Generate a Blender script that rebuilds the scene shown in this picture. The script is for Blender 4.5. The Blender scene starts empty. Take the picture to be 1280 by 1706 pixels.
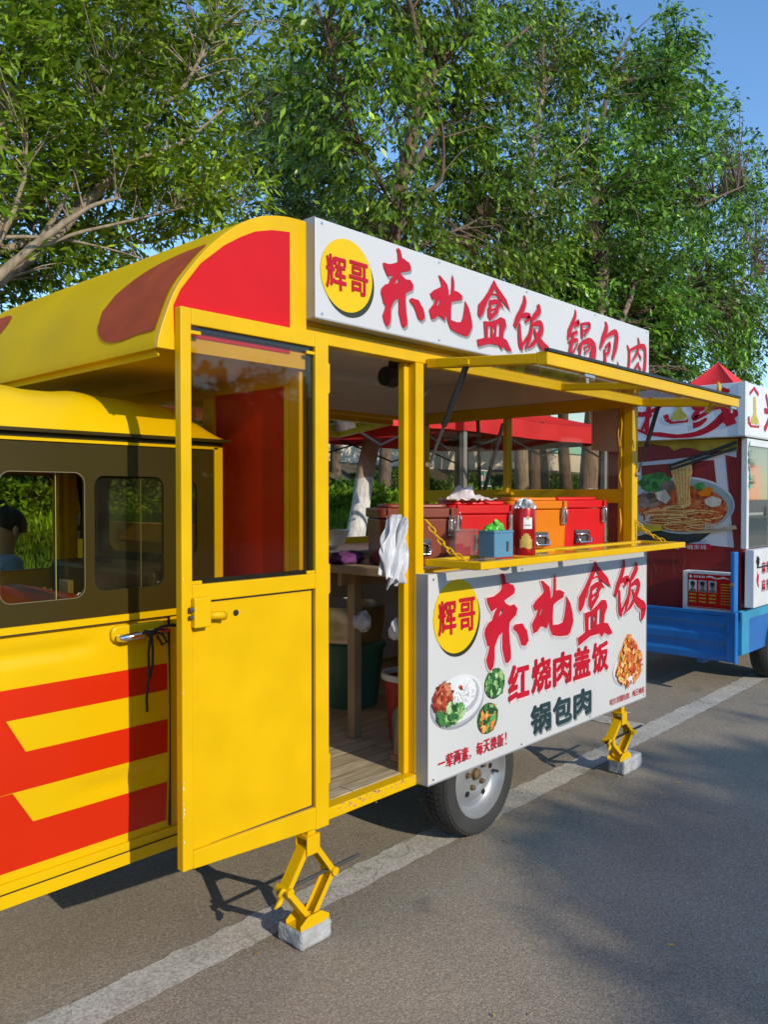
import bpy, bmesh, math, random
import numpy as np
from mathutils import Vector, Matrix
random.seed(7); rng = np.random.default_rng(11)
sc = bpy.context.scene
C = sc.collection
R = math.radians

# ------------------------------------------------------------------ camera, sky, sun
F_PX, VPX = 1350.0, 1250.0
PITCH = math.atan(26 / F_PX); HEAD = math.atan(VPX / F_PX)
CAM = Vector((-1.80, -2.05, 1.55))
cd = bpy.data.cameras.new('camera'); cam = bpy.data.objects.new('camera', cd); C.objects.link(cam)
cd.sensor_fit = 'HORIZONTAL'; cd.sensor_width = 36; cd.lens = F_PX / 1280 * 36
cd.clip_start = 0.05; cd.clip_end = 2000
cam.location = CAM; cam.rotation_euler = (math.pi / 2 - PITCH, 0, HEAD - math.pi / 2)
sc.camera = cam
SUN = Vector((0.09, 1.0, -0.50)).normalized()
w = bpy.data.worlds.new('World'); sc.world = w; w.use_nodes = True
nt = w.node_tree; sky = nt.nodes.new('ShaderNodeTexSky'); sky.sky_type = 'NISHITA'; sky.sun_disc = False
sky.sun_elevation = math.asin(-SUN.z); sky.sun_rotation = math.atan2(-SUN.x, -SUN.y)
sky.air_density = 1.0; sky.dust_density = 0.1; sky.ozone_density = 2.6
hs = nt.nodes.new('ShaderNodeHueSaturation'); hs.inputs['Saturation'].default_value = 1.14
nt.links.new(sky.outputs[0], hs.inputs['Color']); nt.links.new(hs.outputs[0], nt.nodes['Background'].inputs[0]); nt.nodes['Background'].inputs[1].default_value = 0.15
sd = bpy.data.lights.new('sun', 'SUN'); sd.energy = 2.3; sd.angle = R(0.5); sd.color = (1, .91, .74)
so = bpy.data.objects.new('sun', sd); C.objects.link(so); so.location = (0, -8, 9)
so.rotation_euler = SUN.to_track_quat('-Z', 'Y').to_euler()
vs = sc.view_settings; vs.view_transform = 'Standard'; vs.look = 'None'; vs.exposure = 0.7; vs.gamma = 1
sc.cycles.max_bounces = 8; sc.cycles.transparent_max_bounces = 16; sc.cycles.diffuse_bounces = 4
sc.cycles.sample_clamp_indirect = 6; sc.cycles.caustics_reflective = False; sc.cycles.caustics_refractive = False

def at(px, py, y):
    """the point of the vertical plane Y = y (the row the trees stand in) seen in a direction"""
    u = (px - 640) / F_PX; v = -(py - 853) / F_PX
    h = math.cos(PITCH) + v * math.sin(PITCH); z = -math.sin(PITCH) + v * math.cos(PITCH)
    f = (math.cos(HEAD), math.sin(HEAD)); r = (f[1], -f[0])
    d = Vector((h * f[0] + u * r[0], h * f[1] + u * r[1], z))
    return CAM + d * ((y - CAM.y) / d.y)

# ------------------------------------------------------------------ materials
def newmat(name):
    m = bpy.data.materials.new(name); m.use_nodes = True
    return m, m.node_tree, m.node_tree.nodes['Principled BSDF']
def N(t, kind, **kw):
    n = t.nodes.new(kind)
    for k, v in kw.items(): setattr(n, k, v)
    return n
def ramp(t, fac, stops, interp='LINEAR'):
    r = N(t, 'ShaderNodeValToRGB'); r.color_ramp.interpolation = interp
    e = r.color_ramp.elements
    while len(e) < len(stops): e.new(0.5)
    for el, (p, c) in zip(e, stops): el.position = p; el.color = (*c, 1)
    t.links.new(fac, r.inputs[0]); return r
def coords(t, scale=None):
    tc = N(t, 'ShaderNodeTexCoord')
    if scale is None: return tc.outputs['Object']
    mp = N(t, 'ShaderNodeMapping'); mp.inputs['Scale'].default_value = scale
    t.links.new(tc.outputs['Object'], mp.inputs[0]); return mp.outputs[0]
def mat(name, col, rough=.5, metal=0., var=.12, scale=6., bump=0., bscale=60., coat=0., trans=0., dirt=0., spec=.5, wave=0.):
    m, t, b = newmat(name)
    v = coords(t); n = N(t, 'ShaderNodeTexNoise'); n.inputs['Scale'].default_value = scale; n.inputs['Detail'].default_value = 6
    t.links.new(v, n.inputs['Vector'])
    lo = tuple(c * (1 - var) for c in col); hi = tuple(min(1, c * (1 + var)) for c in col)
    r = ramp(t, n.outputs['Fac'], [(.3, lo), (.7, hi)]); out = r.outputs[0]
    if dirt:
        n2 = N(t, 'ShaderNodeTexNoise'); n2.inputs['Scale'].default_value = 23; n2.inputs['Detail'].default_value = 8; n2.inputs['Roughness'].default_value = .7
        t.links.new(v, n2.inputs['Vector'])
        r2 = ramp(t, n2.outputs['Fac'], [(.60, (0, 0, 0)), (.78, (dirt,) * 3)])
        mx = N(t, 'ShaderNodeMixRGB'); t.links.new(r2.outputs[0], mx.inputs[0]); t.links.new(out, mx.inputs[1]); mx.inputs[2].default_value = (.16, .12, .07, 1); out = mx.outputs[0]
    t.links.new(out, b.inputs['Base Color'])
    rr = N(t, 'ShaderNodeMapRange'); rr.inputs[3].default_value = max(.02, rough * .8); rr.inputs[4].default_value = min(1, rough * 1.25)
    t.links.new(n.outputs['Fac'], rr.inputs[0]); t.links.new(rr.outputs[0], b.inputs['Roughness'])
    b.inputs['Metallic'].default_value = metal; b.inputs['Coat Weight'].default_value = coat; b.inputs['Coat Roughness'].default_value = .12
    b.inputs['Specular IOR Level'].default_value = spec
    if trans: b.inputs['Transmission Weight'].default_value = trans
    if wave:   # slightly dented sheet
        n4 = N(t, 'ShaderNodeTexNoise'); n4.inputs['Scale'].default_value = 4.5; n4.inputs['Detail'].default_value = 2
        t.links.new(v, n4.inputs['Vector']); bp = N(t, 'ShaderNodeBump'); bp.inputs['Strength'].default_value = wave * 5; bp.inputs['Distance'].default_value = .01
        t.links.new(n4.outputs['Fac'], bp.inputs['Height']); t.links.new(bp.outputs[0], b.inputs['Normal'])
    if bump:
        n3 = N(t, 'ShaderNodeTexNoise'); n3.inputs['Scale'].default_value = bscale; n3.inputs['Detail'].default_value = 8
        t.links.new(v, n3.inputs['Vector']); bp = N(t, 'ShaderNodeBump'); bp.inputs['Strength'].default_value = bump; bp.inputs['Distance'].default_value = .01
        t.links.new(n3.outputs['Fac'], bp.inputs['Height']); t.links.new(bp.outputs[0], b.inputs['Normal'])
    return m
def glass(name, tint, refl=1.0, haze=0.):
    m = bpy.data.materials.new(name); m.use_nodes = True; t = m.node_tree; t.nodes.clear()
    o = N(t, 'ShaderNodeOutputMaterial'); tr = N(t, 'ShaderNodeBsdfTransparent'); gl = N(t, 'ShaderNodeBsdfGlossy')
    tr.inputs[0].default_value = (*tint, 1); gl.inputs['Roughness'].default_value = .03; gl.inputs[0].default_value = (refl, refl, refl, 1)
    fr = N(t, 'ShaderNodeFresnel'); ge = N(t, 'ShaderNodeNewGeometry'); io = N(t, 'ShaderNodeMapRange')
    io.inputs[3].default_value = 1.5; io.inputs[4].default_value = 1 / 1.5; t.links.new(ge.outputs['Backfacing'], io.inputs[0]); t.links.new(io.outputs[0], fr.inputs[0])   # a thin pane reflects alike from both sides
    mx = N(t, 'ShaderNodeMixShader'); t.links.new(fr.outputs[0], mx.inputs[0]); t.links.new(tr.outputs[0], mx.inputs[1]); t.links.new(gl.outputs[0], mx.inputs[2])
    last = mx.outputs[0]
    if haze:   # a dusty film on the pane
        d = N(t, 'ShaderNodeBsdfDiffuse'); d.inputs[0].default_value = (.5, .47, .4, 1)
        n = N(t, 'ShaderNodeTexNoise'); n.inputs['Scale'].default_value = 14; n.inputs['Detail'].default_value = 8; t.links.new(coords(t), n.inputs['Vector'])
        r = ramp(t, n.outputs['Fac'], [(.3, (haze * .4,) * 3), (.75, (haze * 1.5,) * 3)])
        m2 = N(t, 'ShaderNodeMixShader'); t.links.new(r.outputs[0], m2.inputs[0]); t.links.new(last, m2.inputs[1]); t.links.new(d.outputs[0], m2.inputs[2]); last = m2.outputs[0]
    t.links.new(last, o.inputs[0]); return m
def speckle(name, cols, scale=40., rough=.5, kind='V'):
    """a printed photograph of food: patches of several colours"""
    m, t, b = newmat(name); v = coords(t)
    n0 = N(t, 'ShaderNodeTexNoise'); n0.inputs['Scale'].default_value = scale * .8; t.links.new(v, n0.inputs['Vector'])
    mx = N(t, 'ShaderNodeMixRGB'); mx.inputs[0].default_value = .04; t.links.new(v, mx.inputs[1]); t.links.new(n0.outputs['Color'], mx.inputs[2])
    if kind == 'V':
        vo = N(t, 'ShaderNodeTexVoronoi'); vo.inputs['Scale'].default_value = scale; t.links.new(mx.outputs[0], vo.inputs['Vector'])
        sp = N(t, 'ShaderNodeSeparateColor'); t.links.new(vo.outputs['Color'], sp.inputs[0]); f = sp.outputs[0]
    else:
        n = N(t, 'ShaderNodeTexNoise'); n.inputs['Scale'].default_value = scale; n.inputs['Detail'].default_value = 5; t.links.new(v, n.inputs['Vector'])
        mr = N(t, 'ShaderNodeMapRange'); mr.inputs[1].default_value = .3; mr.inputs[2].default_value = .7; t.links.new(n.outputs['Fac'], mr.inputs[0]); f = mr.outputs[0]
    r = ramp(t, f, [(i / max(1, len(cols) - 1), c) for i, c in enumerate(cols)]); t.links.new(r.outputs[0], b.inputs['Base Color'])
    b.inputs['Roughness'].default_value = rough; return m
def leafmat(name, dark, mid, light, rough=.36, trans=.26):
    m = bpy.data.materials.new(name); m.use_nodes = True; t = m.node_tree; b = t.nodes['Principled BSDF']; o = t.nodes['Material Output']
    g = N(t, 'ShaderNodeNewGeometry'); r = ramp(t, g.outputs['Random Per Island'], [(0, dark), (.5, mid), (.93, light), (1, tuple(c * 1.5 for c in light))])
    n = N(t, 'ShaderNodeTexNoise'); n.inputs['Scale'].default_value = .9; t.links.new(coords(t), n.inputs['Vector'])
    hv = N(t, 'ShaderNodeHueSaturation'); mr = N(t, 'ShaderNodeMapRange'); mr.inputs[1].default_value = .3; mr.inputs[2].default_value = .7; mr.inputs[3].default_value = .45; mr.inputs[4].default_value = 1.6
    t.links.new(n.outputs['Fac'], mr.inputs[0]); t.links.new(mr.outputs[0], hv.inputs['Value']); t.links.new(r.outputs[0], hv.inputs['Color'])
    t.links.new(hv.outputs[0], b.inputs['Base Color']); b.inputs['Roughness'].default_value = rough; b.inputs['Specular IOR Level'].default_value = .28
    tl = N(t, 'ShaderNodeBsdfTranslucent'); hs = N(t, 'ShaderNodeHueSaturation'); hs.inputs['Hue'].default_value = .47; hs.inputs['Value'].default_value = 1.6
    t.links.new(hv.outputs[0], hs.inputs['Color']); t.links.new(hs.outputs[0], tl.inputs[0])
    mx = N(t, 'ShaderNodeMixShader'); mx.inputs[0].default_value = trans; t.links.new(b.outputs[0], mx.inputs[1]); t.links.new(tl.outputs[0], mx.inputs[2]); t.links.new(mx.outputs[0], o.inputs[0])
    return m
def barkmat(name, a, b_, white_to=None, scale=9., tan=None):
    m, t, b = newmat(name); v = coords(t, (1, 1, .25)); n = N(t, 'ShaderNodeTexNoise'); n.inputs['Scale'].default_value = scale * 2; n.inputs['Detail'].default_value = 9; n.inputs['Roughness'].default_value = .65
    t.links.new(v, n.inputs['Vector']); r = ramp(t, n.outputs['Fac'], [(.3, a), (.7, b_)]); out = r.outputs[0]
    if white_to is not None:   # limewashed foot of the trunk
        tc = N(t, 'ShaderNodeTexCoord'); sx = N(t, 'ShaderNodeSeparateXYZ'); t.links.new(tc.outputs['Object'], sx.inputs[0])
        ad = N(t, 'ShaderNodeMath', operation='MULTIPLY_ADD'); t.links.new(n.outputs['Fac'], ad.inputs[0]); ad.inputs[1].default_value = .22; t.links.new(sx.outputs[2], ad.inputs[2])
        if tan:    # sunlit tan put in below the crown, shaded dark bark above
            l0 = N(t, 'ShaderNodeMapRange'); t.links.new(ad.outputs[0], l0.inputs[0]); l0.inputs[1].default_value = 2.6; l0.inputs[2].default_value = 3.4; l0.inputs[3].default_value = 1; l0.inputs[4].default_value = 0
            r0 = ramp(t, n.outputs['Fac'], [(.3, tan[0]), (.7, tan[1])]); m0 = N(t, 'ShaderNodeMixRGB'); t.links.new(l0.outputs[0], m0.inputs[0]); t.links.new(out, m0.inputs[1]); t.links.new(r0.outputs[0], m0.inputs[2]); out = m0.outputs[0]
        lt = N(t, 'ShaderNodeMath', operation='LESS_THAN'); t.links.new(ad.outputs[0], lt.inputs[0]); lt.inputs[1].default_value = white_to + .1
        r2 = ramp(t, n.outputs['Fac'], [(.35, (.42, .40, .38)), (.6, (.78, .76, .73))])
        mx = N(t, 'ShaderNodeMixRGB'); t.links.new(lt.outputs[0], mx.inputs[0]); t.links.new(out, mx.inputs[1]); t.links.new(r2.outputs[0], mx.inputs[2]); out = mx.outputs[0]
    t.links.new(out, b.inputs['Base Color']); b.inputs['Roughness'].default_value = .9
    bp = N(t, 'ShaderNodeBump'); bp.inputs['Strength'].default_value = .7; bp.inputs['Distance'].default_value = .02; t.links.new(n.outputs['Fac'], bp.inputs['Height']); t.links.new(bp.outputs[0], b.inputs['Normal'])
    return m

YEL = mat('yellow paint', (.74, .435, .002), .38, var=.06, coat=.03, dirt=.08, spec=.2, wave=.06)
YEL2 = mat('yellow cab paint', (.74, .46, .002), .3, var=.05, scale=2, coat=.06, dirt=.05, spec=.22, wave=.05)
YROOF = mat('yellow roof enamel', (.70, .44, .001), .55, var=.08, scale=3, dirt=.10, spec=.04, wave=.08)
RED = mat('red panel', (.60, .004, .006), .42, var=.06, coat=.04, spec=.25, wave=.05, dirt=.06)
REDIN = mat('red inner panel with yellow bounce', (.60, .035, .008), .45, var=.08, spec=.3, wave=.05)  # orange put into the red for light thrown back by yellow paint
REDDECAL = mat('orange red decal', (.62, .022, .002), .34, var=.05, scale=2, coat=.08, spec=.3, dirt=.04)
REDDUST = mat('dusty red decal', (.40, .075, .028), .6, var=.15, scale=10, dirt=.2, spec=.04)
WHITE = mat('white acrylic sign', (.60, .595, .59), .35, var=.03, scale=2, coat=.05, wave=.04, dirt=.03)
WHITEF = mat('white film', (.82, .82, .82), .5, var=.02)
INK = mat('crimson lettering', (.50, .010, .026), .5, var=.08, spec=.2)
INKPALE = mat('pale pink edging', (.80, .55, .56), .5, var=.02)
SHADEPRINT = mat('printed grey drop edge', (.30, .27, .28), .55, var=.05)
NAVY = mat('black green lettering', (.02, .045, .05), .5, var=.1)
DISC = mat('yellow print', (.76, .50, .006), .45, var=.04, spec=.2)
DARKPRINT = mat('dark olive print', (.03, .035, .012), .5)
GREYMETAL = mat('grey metal and shaded sign side', (.36, .37, .38), .45, metal=.2, var=.06)  # on the white sign's side this grey stands in for shade
STEEL = mat('brushed steel', (.55, .55, .55), .3, metal=.9, var=.1, scale=14)
CHROME = mat('chrome', (.75, .75, .76), .1, metal=1., var=.03)
ALU = mat('white painted aluminium', (.68, .70, .70), .4, var=.05, dirt=.06)
BLACK = mat('black plastic', (.018, .018, .02), .45, var=.2)
RUBBER = mat('tyre rubber', (.035, .034, .033), .8, var=.25, bump=.25, bscale=120)
FILM = mat('dark olive window film', (.045, .032, .006), .3, var=.12, scale=2, coat=.1, spec=.3)
WHEEL = mat('silver wheel paint', (.40, .41, .42), .35, metal=.5, var=.12, dirt=.25)
RUST = mat('rusty bolts', (.20, .13, .07), .7, metal=.4, var=.4, scale=60)
COPPER = mat('rusty rod', (.42, .24, .13), .6, var=.2)
CONCRETE = mat('concrete block', (.40, .40, .40), .9, var=.2, scale=18, bump=.6, bscale=90, dirt=.15)
GLASS = glass('clear glass', (.90, .90, .87))
DOORGLASS = glass('door glass', (.92, .88, .74), .6, 0)
TINT = glass('brown tinted glass', (.86, .80, .72), .5, .012)
AWNGLASS = glass('awning glass', (.78, .79, .78), .9, .04)
CABGLASS = glass('cab glass', (.90, .87, .66), .6, 0)
FILMGLASS = glass('olive film glass', (.74, .70, .46), .6, .02)
CEIL = mat('beige ceiling panel', (.85, .68, .54), .45, var=.08)
CREAM = mat('cream inner panel', (.80, .76, .68), .3, var=.05)
BROWNBOX = mat('brown moulded plastic', (.23, .045, .02), .4, var=.08, coat=.15)
REDBOX = mat('red moulded plastic', (.66, .008, .010), .4, var=.06, coat=.08, spec=.35, dirt=.08)
ORGBOX = mat('orange moulded plastic', (.74, .20, .002), .4, var=.06, coat=.08, spec=.35, dirt=.08)
GREYPL = mat('dark grey plastic', (.06, .06, .06), .5)
BLUEBOX = mat('blue plastic box', (.10, .25, .38), .5, var=.05)
GREEN = mat('green wrapper', (.10, .50, .04), .25, var=.5, scale=25, coat=.5)
CANRED = mat('red metal tin', (.45, .008, .012), .25, metal=.35, var=.1)
GOLD = mat('gold print', (.62, .42, .10), .4, metal=.5, var=.2, scale=30)
FOIL = mat('crinkled film', (.72, .70, .68), .15, metal=.6, var=.3, scale=50, bump=.8, bscale=60)
BAG = mat('white plastic bags', (.70, .70, .72), .3, var=.08, bump=.5, bscale=35, trans=.15)
CLEARPL = glass('clear plastic tub', (.80, .76, .82), .9, .22)
CLOTH = mat('pale pink cloth', (.68, .60, .62), .9, var=.25, scale=22, bump=.3)
PURPLE = mat('purple cloth', (.10, .025, .11), .85, var=.6, scale=16, bump=.5)
WOOD = mat('table wood', (.34, .24, .13), .55, var=.2, scale=5)
TEAL = mat('teal plastic', (.05, .18, .15), .5)
PINKRED = mat('red bucket plastic', (.42, .03, .03), .5)
PAPER = mat('white paper', (.75, .75, .73), .7, var=.04)
CARD = mat('brown cardboard', (.42, .27, .18), .85, var=.06)
BLUE = mat('blue truck paint', (.008, .16, .52), .3, var=.12, coat=.4, dirt=.25)
CYAN = mat('cyan truck paint', (.04, .30, .50), .4, var=.15, dirt=.2)
LAV = mat('white sign film', (.74, .74, .78), .4, var=.02)
MAROON = mat('maroon poster film', (.25, .016, .018), .4, var=.08)
TENT = mat('red tent fabric', (.78, .03, .035), .6, var=.08, scale=3, bump=.15, bscale=9)
SKIN = mat('skin', (.42, .24, .16), .55, var=.05)
HAIR = mat('black hair', (.012, .01, .009), .6)
SHIRT = mat('blue shirt', (.12, .22, .42), .8, var=.1)
CORD = mat('black cord', (.02, .02, .015), .8)
SEATRED = mat('red seat vinyl', (.35, .04, .02), .5)
WALLP = mat('cream rendered wall', (.60, .55, .46), .9, var=.12, scale=2, bump=.2, bscale=40, dirt=.08)
MINT = mat('mint coping', (.30, .62, .52), .5, var=.06)
BARKD = barkmat('dark bark', (.05, .032, .02), (.20, .13, .085))
BARKL = barkmat('pale branch bark', (.16, .115, .075), (.42, .33, .23))
BARKW = barkmat('limewashed bark', (.055, .035, .022), (.20, .13, .085), 1.48, tan=((.30, .19, .12), (.52, .36, .25)))
BARKW2 = barkmat('limewashed dark bark', (.12, .08, .055), (.34, .24, .17), 1.3)
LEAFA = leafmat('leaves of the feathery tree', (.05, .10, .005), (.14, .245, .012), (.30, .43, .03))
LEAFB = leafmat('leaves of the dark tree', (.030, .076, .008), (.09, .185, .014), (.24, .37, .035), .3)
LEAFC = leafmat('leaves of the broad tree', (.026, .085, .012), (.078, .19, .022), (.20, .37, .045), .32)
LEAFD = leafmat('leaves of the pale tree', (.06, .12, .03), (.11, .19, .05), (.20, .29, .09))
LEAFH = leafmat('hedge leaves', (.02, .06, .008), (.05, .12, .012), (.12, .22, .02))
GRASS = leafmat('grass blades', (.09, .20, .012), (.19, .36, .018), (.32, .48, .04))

# ------------------------------------------------------------------ helpers
ORG = {}
def tag(o, label=None, cat=None, group=None, kind=None):
    if label: o['label'] = label
    if cat: o['category'] = cat
    if group: o['group'] = group
    if kind: o['kind'] = kind
    return o
def thing(name, label, cat, loc, group=None, local=False):
    o = bpy.data.objects.new(name, None); C.objects.link(o); o.empty_display_size = .1
    o.location = loc; ORG[o] = Vector((0, 0, 0)) if local else Vector(loc)
    return tag(o, label, cat, group)
class MB:
    """collects shapes and links them as one mesh object"""
    def __init__(s): s.v = []; s.f = []
    def add(s, vs, fs):
        k = len(s.v); s.v += [Vector(v) for v in vs]; s.f += [tuple(i + k for i in f) for f in fs]; return s
    def box(s, x0, x1, y0, y1, z0, z1):
        return s.add([(x, y, z) for x in (x0, x1) for y in (y0, y1) for z in (z0, z1)],
                     [(0, 1, 3, 2), (4, 6, 7, 5), (0, 4, 5, 1), (2, 3, 7, 6), (0, 2, 6, 4), (1, 5, 7, 3)])
    def bar(s, p, q, w, h, up=(0, 0, 1)):
        p, q = Vector(p), Vector(q); d = (q - p).normalized(); u = Vector(up); r = d.cross(u).normalized(); u = r.cross(d)
        c = [(r * a * w / 2 + u * b * h / 2) for a, b in ((-1, -1), (1, -1), (1, 1), (-1, 1))]
        return s.add([p + k for k in c] + [q + k for k in c], [(3, 2, 1, 0), (4, 5, 6, 7), (0, 1, 5, 4), (1, 2, 6, 5), (2, 3, 7, 6), (3, 0, 4, 7)])
    def tube(s, pts, rad, n=8, cap=True):
        pts = [Vector(p) for p in pts]; rad = rad if hasattr(rad, '__len__') else [rad] * len(pts); k = len(s.v)
        d0 = (pts[1] - pts[0]).normalized(); u = d0.orthogonal().normalized(); vs, fs = [], []
        for i, p in enumerate(pts):
            d = (pts[min(i + 1, len(pts) - 1)] - pts[max(i - 1, 0)]).normalized(); u = (u - d * u.dot(d)).normalized(); r = d.cross(u)
            for j in range(n): a = 2 * math.pi * j / n; vs.append(p + (u * math.cos(a) + r * math.sin(a)) * rad[i])
        for i in range(len(pts) - 1):
            for j in range(n): j2 = (j + 1) % n; fs.append((i * n + j, i * n + j2, (i + 1) * n + j2, (i + 1) * n + j))
        if cap: fs.append(tuple(range(n - 1, -1, -1))); fs.append(tuple((len(pts) - 1) * n + j for j in range(n)))
        return s.add(vs, fs)
    def lathe(s, prof, c=(0, 0, 0), axis='z', n=32):
        vs, fs = [], []; c = Vector(c)
        for r, h in prof:
            for j in range(n):
                a = 2 * math.pi * j / n; x, y = r * math.cos(a), r * math.sin(a)
                vs.append(c + Vector((x, y, h) if axis == 'z' else ((x, h, y) if axis == 'y' else (h, x, y))))
        for i in range(len(prof) - 1):
            for j in range(n): j2 = (j + 1) % n; fs.append((i * n + j, i * n + j2, (i + 1) * n + j2, (i + 1) * n + j))
        return s.add(vs, fs)
    def prism(s, pts, axis, a, b):
        """outline in the other two axes (x,z / y,z / x,y) pulled from a to b along the axis"""
        def P(p, t): return (p[0], t, p[1]) if axis == 'y' else ((t, p[0], p[1]) if axis == 'x' else (p[0], p[1], t))
        n = len(pts); vs = [P(p, a) for p in pts] + [P(p, b) for p in pts]
        return s.add(vs, [tuple(range(n)), tuple(range(2 * n - 1, n - 1, -1))] + [(i, i + n, (i + 1) % n + n, (i + 1) % n) for i in range(n)])
    def sheet(s, fn, nu, nv, closed=False):
        vs = [fn(i / nu, j / nv) for i in range(nu + 1) for j in range(nv + 1)]
        return s.add(vs, [(i * (nv + 1) + j, (i + 1) * (nv + 1) + j, (i + 1) * (nv + 1) + j + 1, i * (nv + 1) + j + 1) for i in range(nu) for j in range(nv)])
    def build(s, name, m, parent=None, bevel=0, smooth=False, solid=0, seg=2):
        o0 = ORG.get(parent, Vector((0, 0, 0))) if parent else Vector((0, 0, 0))
        me = bpy.data.meshes.new(name); me.from_pydata([v - o0 for v in s.v], [], s.f); me.validate()
        b = bmesh.new(); b.from_mesh(me); bmesh.ops.recalc_face_normals(b, faces=b.faces); b.to_mesh(me); b.free()
        o = bpy.data.objects.new(name, me); C.objects.link(o); me.materials.append(m)
        if smooth: me.polygons.foreach_set('use_smooth', [True] * len(me.polygons))
        if parent: o.parent = parent; ORG[o] = o0
        if solid: q = o.modifiers.new('solid', 'SOLIDIFY'); q.thickness = solid; q.offset = 0
        if bevel: q = o.modifiers.new('bevel', 'BEVEL'); q.width = bevel; q.segments = seg; q.limit_method = 'ANGLE'; q.angle_limit = R(40)
        return o
def smooth_angle(o, deg=40):
    me = o.data; me.polygons.foreach_set('use_smooth', [True] * len(me.polygons))
    b = bmesh.new(); b.from_mesh(me)
    for e in b.edges:
        if len(e.link_faces) == 2 and e.calc_face_angle(0) > R(deg): e.smooth = False
    b.to_mesh(me); b.free(); return o
def rbox2(x0, x1, z0, z1, r, n=5):
    pts = []
    for cx, cz, a0 in ((x1 - r, z1 - r, 0), (x0 + r, z1 - r, 90), (x0 + r, z0 + r, 180), (x1 - r, z0 + r, 270)):
        for i in range(n + 1): a = R(a0 + 90 * i / n); pts.append((cx + r * math.cos(a), cz + r * math.sin(a)))
    return pts
def circ(cx, cz, rx, rz, n=48, j=0.):
    return [(cx + rx * math.cos(2 * math.pi * i / n) * (1 + random.uniform(-j, j)), cz + rz * math.sin(2 * math.pi * i / n) * (1 + random.uniform(-j, j))) for i in range(n)]
def fill2d(polys, depth=0.):
    """outline(s) with holes -> (verts, faces), extruded by depth"""
    cu = bpy.data.curves.new('outline', 'CURVE'); cu.dimensions = '2D'; cu.fill_mode = 'BOTH' if depth else 'FRONT'; cu.extrude = depth / 2
    for p in polys:
        sp = cu.splines.new('POLY'); sp.points.add(len(p) - 1)
        for q, (x, y) in zip(sp.points, p): q.co = (x, y, 0, 1)
        sp.use_cyclic_u = True
    return curve_mesh(cu)
def curve_mesh(cu):
    o = bpy.data.objects.new('tmp', cu); C.objects.link(o); bpy.context.view_layer.update()
    me = bpy.data.meshes.new_from_object(o.evaluated_get(bpy.context.evaluated_depsgraph_get()))
    vs = [tuple(v.co) for v in me.vertices]; fs = [tuple(p.vertices) for p in me.polygons]
    bpy.data.objects.remove(o); bpy.data.meshes.remove(me); return vs, fs
def plate(mb, polys, axis, t, depth):
    """holed plate facing -axis, its middle at t"""
    vs, fs = fill2d(polys, depth)
    return mb.add([(x, t + z, y) if axis == 'y' else (t + z, x, y) for x, y, z in vs], fs)
def text2d(body, bold=0., spacing=1.):
    cu = bpy.data.curves.new('text', 'FONT'); cu.body = body; cu.offset = bold; cu.space_character = spacing; cu.resolution_u = 4
    vs, fs = curve_mesh(cu); xs = [v[0] for v in vs]; ys = [v[1] for v in vs]
    x0, x1, y0, y1 = min(xs), max(xs), min(ys), max(ys)
    return [((x - x0) / (x1 - x0), (y - y0) / (y1 - y0)) for x, y, z in vs], fs
def put_text(mb, body, x0, x1, z0, z1, place, bold=0., shear=0., spacing=1.):
    """type fitted to a box; heavy type is the same outline laid again around itself, each layer a hair further out"""
    vs, fs = text2d(body, 0, spacing); d = bold * (z1 - z0); w, h = (x1 - x0) - 2 * d, (z1 - z0) - 2 * d
    ring = [(0, 0)] if not d else [(math.cos(a), math.sin(a)) for a in [2 * math.pi * k / 8 for k in range(8)]] + [(.5, 0), (-.5, 0), (0, .5), (0, -.5)]
    for k, (a, b) in enumerate(ring):
        P = [Vector(place(x0 + d + a * d + (u + shear * (v - .5)) * w, z0 + d + b * d + v * h)) for u, v in vs]
        o = Vector(place(x0, z0)); e1 = Vector(place(x0 + 1, z0)) - o; e2 = Vector(place(x0, z0 + 1)) - o; n = e1.cross(e2).normalized()
        mb.add([q + n * (.00012 * k) for q in P], fs)
    return mb
def stroke(pts):
    """one brush stroke: centre line with widths -> closed outline"""
    P = [Vector(p[:2]) for p in pts]; W = [p[2] for p in pts]; c, ww = [], []
    for i in range(len(P) - 1):
        a, b, d, e = P[max(0, i - 1)], P[i], P[i + 1], P[min(len(P) - 1, i + 2)]
        for k in range(6):
            t = k / 6; c.append(.5 * ((2 * b) + (d - a) * t + (2 * a - 5 * b + 4 * d - e) * t * t + (3 * b - a - 3 * d + e) * t ** 3)); ww.append((W[i] * (1 - t) + W[i + 1] * t) * random.uniform(.93, 1.07))
    c.append(P[-1]); ww.append(W[-1]); L, Rr = [], []
    for i in range(len(c)):
        d = (c[min(i + 1, len(c) - 1)] - c[max(i - 1, 0)]); d = d.normalized() if d.length else Vector((1, 0)); nrm = Vector((-d.y, d.x)) * ww[i] / 2
        L.append(c[i] + nrm); Rr.append(c[i] - nrm)
    vs = [(p.x, p.y) for p in L] + [(p.x, p.y) for p in Rr]; n = len(L)
    return vs, [(i, i + 1, n + i + 1, n + i) for i in range(n - 1)]
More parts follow.
